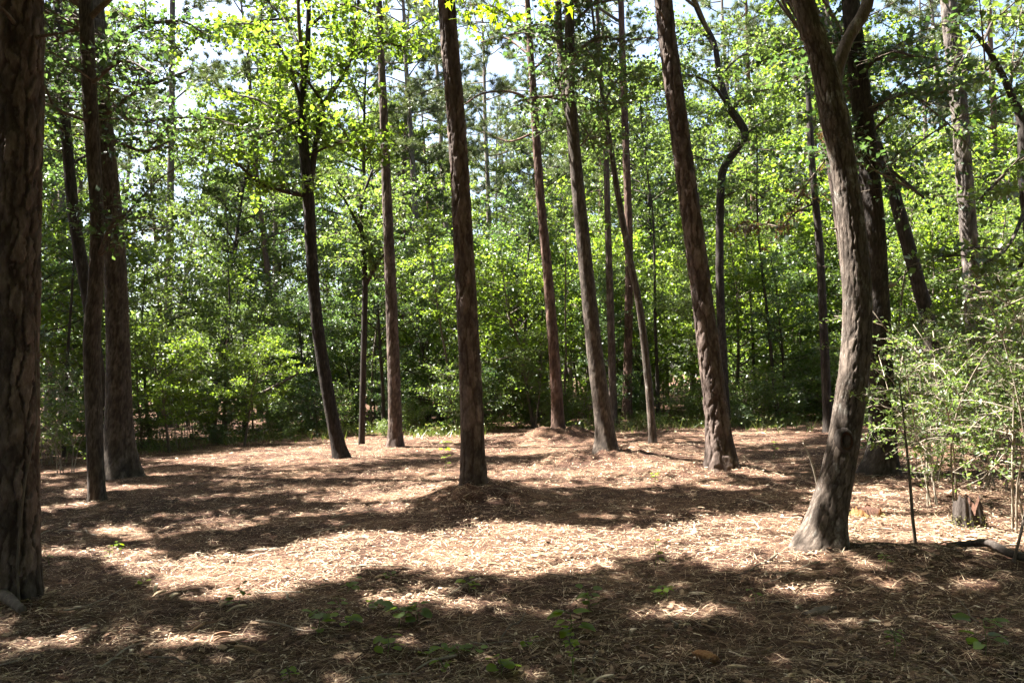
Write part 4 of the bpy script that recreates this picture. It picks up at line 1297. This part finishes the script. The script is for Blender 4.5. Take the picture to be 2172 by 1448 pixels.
def lay(x, y, lift=.006):
    e = .05
    z = floor_z(x, y)
    n = nrm(np.stack([-(floor_z(x + e, y) - z) / e, -(floor_z(x, y + e) - z) / e, np.ones_like(z)], 1))
    return np.stack([x, y, z + lift], 1), n


STRIP = (np.array([[-.5, 0, 0], [.5, 0, 0], [-.5, .5, .05], [.5, .5, .05], [-.35, 1, 0], [.35, 1, 0]]) - [0, .5, 0], np.array([[0, 1, 3], [0, 3, 2], [2, 3, 5], [2, 5, 4]]))


def strips(n, d0, d1, L, W, mat, name, label, tilt=.15, lift=.008, clump=.0, grow_w=0.0, power=1.0):
    x, y = scatter(n, d0, d1, power)
    if clump:
        keepc = fbm(x * 1.7, y * 1.7, seed=61, octv=3) + rngL.normal(0, .12, len(x)) > clump
        x, y = x[keepc], y[keepc]
    P, nn = lay(x, y, lift)
    P[:, 2] += rngL.uniform(0, 1, len(P)) ** 2 * .025
    a = rngL.uniform(0, 2 * np.pi, len(P))
    Y = np.stack([np.cos(a), np.sin(a), rngL.normal(0, tilt, len(P))], 1)
    Y = Y - nn * np.sum(Y * nn, 1, keepdims=True) * .8
    l = L * rngL.uniform(.5, 1.4, len(P))
    w = W * rngL.uniform(.6, 1.5, len(P)) * (1 + grow_w * np.maximum(0, P[:, 1] - 6)) / l
    bb = Bag(); bb.add(*place(P, Y, nn + rngL.normal(0, .25, nn.shape), l, STRIP, w))
    o = obj(name, bb.mesh(name, mat)); o['kind'] = 'stuff'; o['label'] = label; o['category'] = 'litter'
    return o


strips(170000, 3.2, 26, .13, .0024, M['straw'], 'pine_straw', 'loose pine straw covering the clearing floor', grow_w=.08)
strips(15000, 3.2, 24, .05, .008, M['chip'], 'wood_shavings', 'small pale wood shavings strewn over the pine straw', tilt=.3, lift=.012, clump=.42, grow_w=.06)
strips(7000, 3.2, 24, .055, .028, M['brown_leaf'], 'leaf_litter', 'curled brown fallen leaves among the pine straw', tilt=.35, lift=.015, clump=.4)

strips(60000, 3.2, 16, .022, .006, M['chip'], 'wood_crumbs', 'fine tan crumbs of chipped wood over the straw', tilt=.25, lift=.014, clump=.36, grow_w=.05)
# wood chips big enough to pick apart
chip_me = []
for k in range(8):
    L, W, T = rngL.uniform(.07, .16), rngL.uniform(.014, .032), rngL.uniform(.004, .010)
    n = 6
    u = np.linspace(-.5, .5, n)
    wv = W / 2 * (1 - np.abs(u * 2) ** 3 * .8) * rngL.uniform(.8, 1.2, n)
    bend = .03 * np.cos(u * 3) * rngL.uniform(-1, 1); cz = .02 * np.cos(u * 3.1) * rngL.uniform(-.3, 1)
    ring = np.stack([np.stack([u * L, bend * L * 3 + wv, cz + T / 2], 1), np.stack([u * L, bend * L * 3 + wv * .9, cz - T / 2], 1),
                     np.stack([u * L, bend * L * 3 - wv * .9, cz - T / 2], 1), np.stack([u * L, bend * L * 3 - wv, cz + T / 2], 1)], 1).reshape(-1, 3)
    i = np.arange(n - 1)[:, None] * 4; j = np.arange(4)[None]; q = (j + 1) % 4
    F = np.stack([i + j, i + q, i + 4 + q, i + 4 + j], -1).reshape(-1, 4)
    F = np.vstack([F, [[3, 2, 1, 0]], [[(n - 1) * 4 + e for e in (0, 1, 2, 3)]]])
    chip_me.append(mk_mesh('wood_chip', ring, [F], M['chip']))
x, y = scatter(600, 3.3, 7.5, 1.2)
sel = (fbm(x * 1.1, y * 1.1, seed=71, octv=2) + .12 * (x > 1) + .08 * (x < -1.5) > .5)
x, y = x[sel][:240], y[sel][:240]
P, nn = lay(x, y, .016)
for p, n_ in zip(P, nn):
    o = obj('wood_chip', chip_me[rngL.integers(8)], None, tuple(p))
    q = Vector(n_).to_track_quat('Z', 'Y').to_matrix() @ Matrix.Rotation(rngL.uniform(0, 6.28), 3, 'Z') @ Matrix.Rotation(rngL.normal(0, .18), 3, 'Y') @ Matrix.Rotation(rngL.normal(0, .25), 3, 'X')
    o.rotation_euler = q.to_euler()
    s = rngL.uniform(.6, 1.35); o.scale = (s, s, s)
    tag(o, 'tan splinter of chipped wood lying on the straw', 'wood chip', 'wood chips strewn over the foreground')
# fallen twigs
for k in range(70):
    x, y = scatter(1, 3.4, 14, 1.0)
    if not len(x): continue
    a = rngL.uniform(0, 6.28); L = rngL.uniform(.2, .75)
    t = np.linspace(-.5, .5, 5)
    X = x + np.cos(a) * t * L + rngL.normal(0, .015, 5); Y = y + np.sin(a) * t * L + rngL.normal(0, .015, 5)
    P = np.stack([X, Y, floor_z(X, Y) + .018 + rngL.uniform(0, .02, 5)], 1)
    r = rngL.uniform(.004, .009)
    Pq, _ = catmull(P, n_per=9)
    bb = Bag(); bb.add(*tube(Pq, np.linspace(r, r * .5, 9), 6))
    o = obj('fallen_twig', bb.mesh('fallen_twig', M['pale_twig' if k % 3 else 'twig'], True, P[2]), None, tuple(P[2]))
    tag(o, 'thin dry twig lying on the straw of the clearing', 'twig', 'twigs scattered on the clearing floor')


def chunk(name, label, cat, p, L, W, T, mat, rz, seed):
    rng = np.random.default_rng(seed)
    n, seg = 14, 16
    u = np.linspace(-.5, .5, n)
    P = np.stack([u * L, .06 * L * np.sin(u * 5), T * .5 + 0 * u], 1)
    R = np.interp(np.abs(u), [0, .4, .5], [1, .8, .35]) * W / 2
    th = np.linspace(0, 2 * np.pi, seg, endpoint=False)
    rr = R[:, None] * (1 + .55 * (fbm(np.cos(th)[None] * 3 + u[:, None] * 0, np.sin(th)[None] * 3 + u[:, None] * 0, u[:, None] * 2, seed, 3) - .5)) * (1 + .1 * rng.normal(0, 1, (n, seg)))
    V = np.stack([P[:, None, 0] + L * .06 * rng.normal(0, 1, (n, seg)) * (np.abs(u)[:, None] > .42), P[:, None, 1] + rr * np.cos(th), P[:, None, 2] + rr * np.sin(th) * T / W], -1).reshape(-1, 3)
    i = np.arange(n - 1)[:, None] * seg; j = np.arange(seg)[None]; k = (j + 1) % seg
    F = np.stack([i + j, i + k, i + seg + k, i + seg + j], -1).reshape(-1, 4)
    V = np.vstack([V, [P[0]], [P[-1]]])
    Fc = np.vstack([np.stack([k[0], j[0], np.full(seg, n * seg)], 1), np.stack([(n - 1) * seg + j[0], (n - 1) * seg + k[0], np.full(seg, n * seg + 1)], 1)])
    o = obj(name, mk_mesh(name, V, [F, Fc], mat, False), None, tuple(p))
    o.rotation_euler = (0, .05, rz)
    return tag(o, label, cat)


chunk('wood_chunk', 'splintered bright orange chunk of rotten wood lying on the straw', 'wood chunk', gp(1497, 1398, -.005), .155, .075, .05, M['raw_wood'], -.95, 4)
chunk('bark_piece', 'curled white-grey piece of bark lying on the dark straw', 'bark', gp(1832, 1398), .10, .035, .02, M['oak_bark'], -1.0, 6)
chunk('wood_chunk', 'flat weathered slab of wood in the sunlit straw', 'wood chunk', gp(560, 1168), .38, .07, .03, M['pale_twig'], .25, 8)
chunk('wood_chunk', 'dull brown slab of wood half sunk in shade below the oak', 'wood chunk', gp(1740, 1305), .3, .09, .03, M['grey_bark'], .5, 10)

# ------------------------------------------------------------------ seedlings
def round_leaf(n=12, w=.9, lobes=0):
    V = [[0, .5, 0]]
    for q in range(n):
        t = 2 * math.pi * q / n - math.pi / 2
        r = .5 * (1 + lobes * .18 * math.cos(t * 5)) * (1 - .35 * math.exp(-((t + math.pi / 2) / .35) ** 2))
        V.append([w * r * math.cos(t), .5 + r * math.sin(t), .06 * math.cos(2 * t)])
    return np.array(V), np.array([[0, 1 + q, 1 + (q + 1) % n] for q in range(n)])


SL = [round_leaf(12, .95), round_leaf(16, .6, .6), (LEAF6[0] * [1.3, 1, 1], LEAF6[1])]
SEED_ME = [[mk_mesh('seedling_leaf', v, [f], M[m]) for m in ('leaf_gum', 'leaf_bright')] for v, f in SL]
rngS = np.random.default_rng(17)


def seedling(px, py, h, n, ls, kind, bright, label):
    ls = ls * .8; n = n + 2
    b = gp(px, py)
    root = thing('seedling', label, 'seedling', tuple(b))
    top = np.array([rngS.normal(0, .02), rngS.normal(0, .02), h])
    bb = Bag(); S, _ = catmull(np.array([[0, 0, -.02], top * .5 + [.01, 0, 0], top]), n_per=6)
    bb.add(*tube(S, np.linspace(.0035, .002, 6), 5))
    nodes = []
    for q in range(n):
        t = rngS.uniform(.45, 1); s = S[min(5, int(t * 5.9))]
        a = q * 2.4 + rngS.normal(0, .4)
        d = np.array([math.cos(a), math.sin(a), rngS.uniform(-.1, .35)])
        e = s + d * ls * rngS.uniform(.2, .55)
        bb.add(*prisms(np.array([s]), np.array([e]), np.array([.002]), np.array([.0015])))
        nodes.append((e, a))
    obj('stem', bb.mesh('stem', M['grass']), root)
    for e, a in nodes:
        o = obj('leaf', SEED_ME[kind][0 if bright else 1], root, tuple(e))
        s = ls * rngS.uniform(.75, 1.2); o.scale = (s, s, s)
        o.rotation_euler = (rngS.uniform(-.45, .35), rngS.normal(0, .25), a - math.pi / 2)


G = 'seedlings sprouting through the straw'
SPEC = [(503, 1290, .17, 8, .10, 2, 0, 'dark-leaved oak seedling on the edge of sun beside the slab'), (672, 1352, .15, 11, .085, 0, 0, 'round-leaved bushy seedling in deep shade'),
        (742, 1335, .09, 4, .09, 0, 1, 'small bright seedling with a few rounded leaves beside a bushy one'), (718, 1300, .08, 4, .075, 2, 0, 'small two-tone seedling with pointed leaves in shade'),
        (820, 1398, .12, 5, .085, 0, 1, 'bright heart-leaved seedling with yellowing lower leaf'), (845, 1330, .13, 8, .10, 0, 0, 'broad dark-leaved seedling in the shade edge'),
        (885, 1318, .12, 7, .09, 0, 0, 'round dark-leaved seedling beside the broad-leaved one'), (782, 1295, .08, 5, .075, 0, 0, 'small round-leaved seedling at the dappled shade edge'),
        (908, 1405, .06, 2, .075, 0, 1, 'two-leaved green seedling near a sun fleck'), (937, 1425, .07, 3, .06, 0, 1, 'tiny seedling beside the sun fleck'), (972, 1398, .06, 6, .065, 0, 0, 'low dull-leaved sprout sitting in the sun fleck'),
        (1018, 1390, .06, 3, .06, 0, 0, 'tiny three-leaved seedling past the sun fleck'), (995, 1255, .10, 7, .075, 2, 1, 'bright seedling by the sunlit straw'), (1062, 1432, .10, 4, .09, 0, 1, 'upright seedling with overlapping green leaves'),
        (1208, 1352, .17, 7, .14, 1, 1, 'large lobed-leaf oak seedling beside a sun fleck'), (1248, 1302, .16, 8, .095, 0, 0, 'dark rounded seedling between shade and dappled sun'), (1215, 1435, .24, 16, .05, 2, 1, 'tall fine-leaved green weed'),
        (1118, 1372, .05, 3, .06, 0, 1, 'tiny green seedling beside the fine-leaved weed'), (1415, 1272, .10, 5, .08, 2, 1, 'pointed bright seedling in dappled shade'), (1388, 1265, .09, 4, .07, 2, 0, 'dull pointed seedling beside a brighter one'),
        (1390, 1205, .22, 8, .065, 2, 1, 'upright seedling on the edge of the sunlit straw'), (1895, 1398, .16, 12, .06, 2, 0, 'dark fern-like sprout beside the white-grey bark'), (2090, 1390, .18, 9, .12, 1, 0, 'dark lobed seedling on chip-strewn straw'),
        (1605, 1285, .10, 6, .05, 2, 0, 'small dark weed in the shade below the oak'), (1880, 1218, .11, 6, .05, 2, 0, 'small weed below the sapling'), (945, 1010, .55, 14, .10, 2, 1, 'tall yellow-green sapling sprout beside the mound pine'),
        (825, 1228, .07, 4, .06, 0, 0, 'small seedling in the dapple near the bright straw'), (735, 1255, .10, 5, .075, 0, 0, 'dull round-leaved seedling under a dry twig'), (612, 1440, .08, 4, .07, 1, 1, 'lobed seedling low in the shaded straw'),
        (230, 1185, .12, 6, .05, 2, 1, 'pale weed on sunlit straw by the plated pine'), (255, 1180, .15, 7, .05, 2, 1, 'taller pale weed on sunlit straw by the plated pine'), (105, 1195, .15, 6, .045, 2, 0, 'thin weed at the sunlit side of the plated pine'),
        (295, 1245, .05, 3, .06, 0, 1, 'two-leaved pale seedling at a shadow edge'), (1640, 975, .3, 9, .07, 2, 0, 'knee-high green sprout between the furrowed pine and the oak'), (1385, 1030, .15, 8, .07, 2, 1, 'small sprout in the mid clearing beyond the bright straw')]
for s in SPEC: seedling(*s)

# tufts of weeds at the foot of the thicket, too many to count
rngG = np.random.default_rng(23)
x = rngG.uniform(-16, 16, 16000); y = edge(x) + rngG.normal(.7, 1.3, len(x))
k = (fbm(x * .8, y * .8, seed=81, octv=3) > .46) & (np.abs(x) < .7 * y + 2)
x, y = x[k], y[k]
P = np.stack([x, y, floor_z(x, y)], 1)
Y = UP + rngG.normal(0, .45, P.shape)
bb = Bag(); bb.add(*place(P, Y, rngG.normal(0, 1, P.shape), rngG.uniform(.1, .4, len(P)), NEEDLE, .06))
P2 = P[::2] + UP * rngG.uniform(.03, .35, len(P[::2]))[:, None]
bb.add(*place(P2, rngG.normal(0, 1, P2.shape), UP + rngG.normal(0, .5, P2.shape), rngG.uniform(.05, .1, len(P2)), LEAF))
o = obj('undergrowth', bb.mesh('undergrowth', M['grass'])); o['kind'] = 'stuff'; o['label'] = 'low weeds and grass along the foot of the thicket'; o['category'] = 'undergrowth'
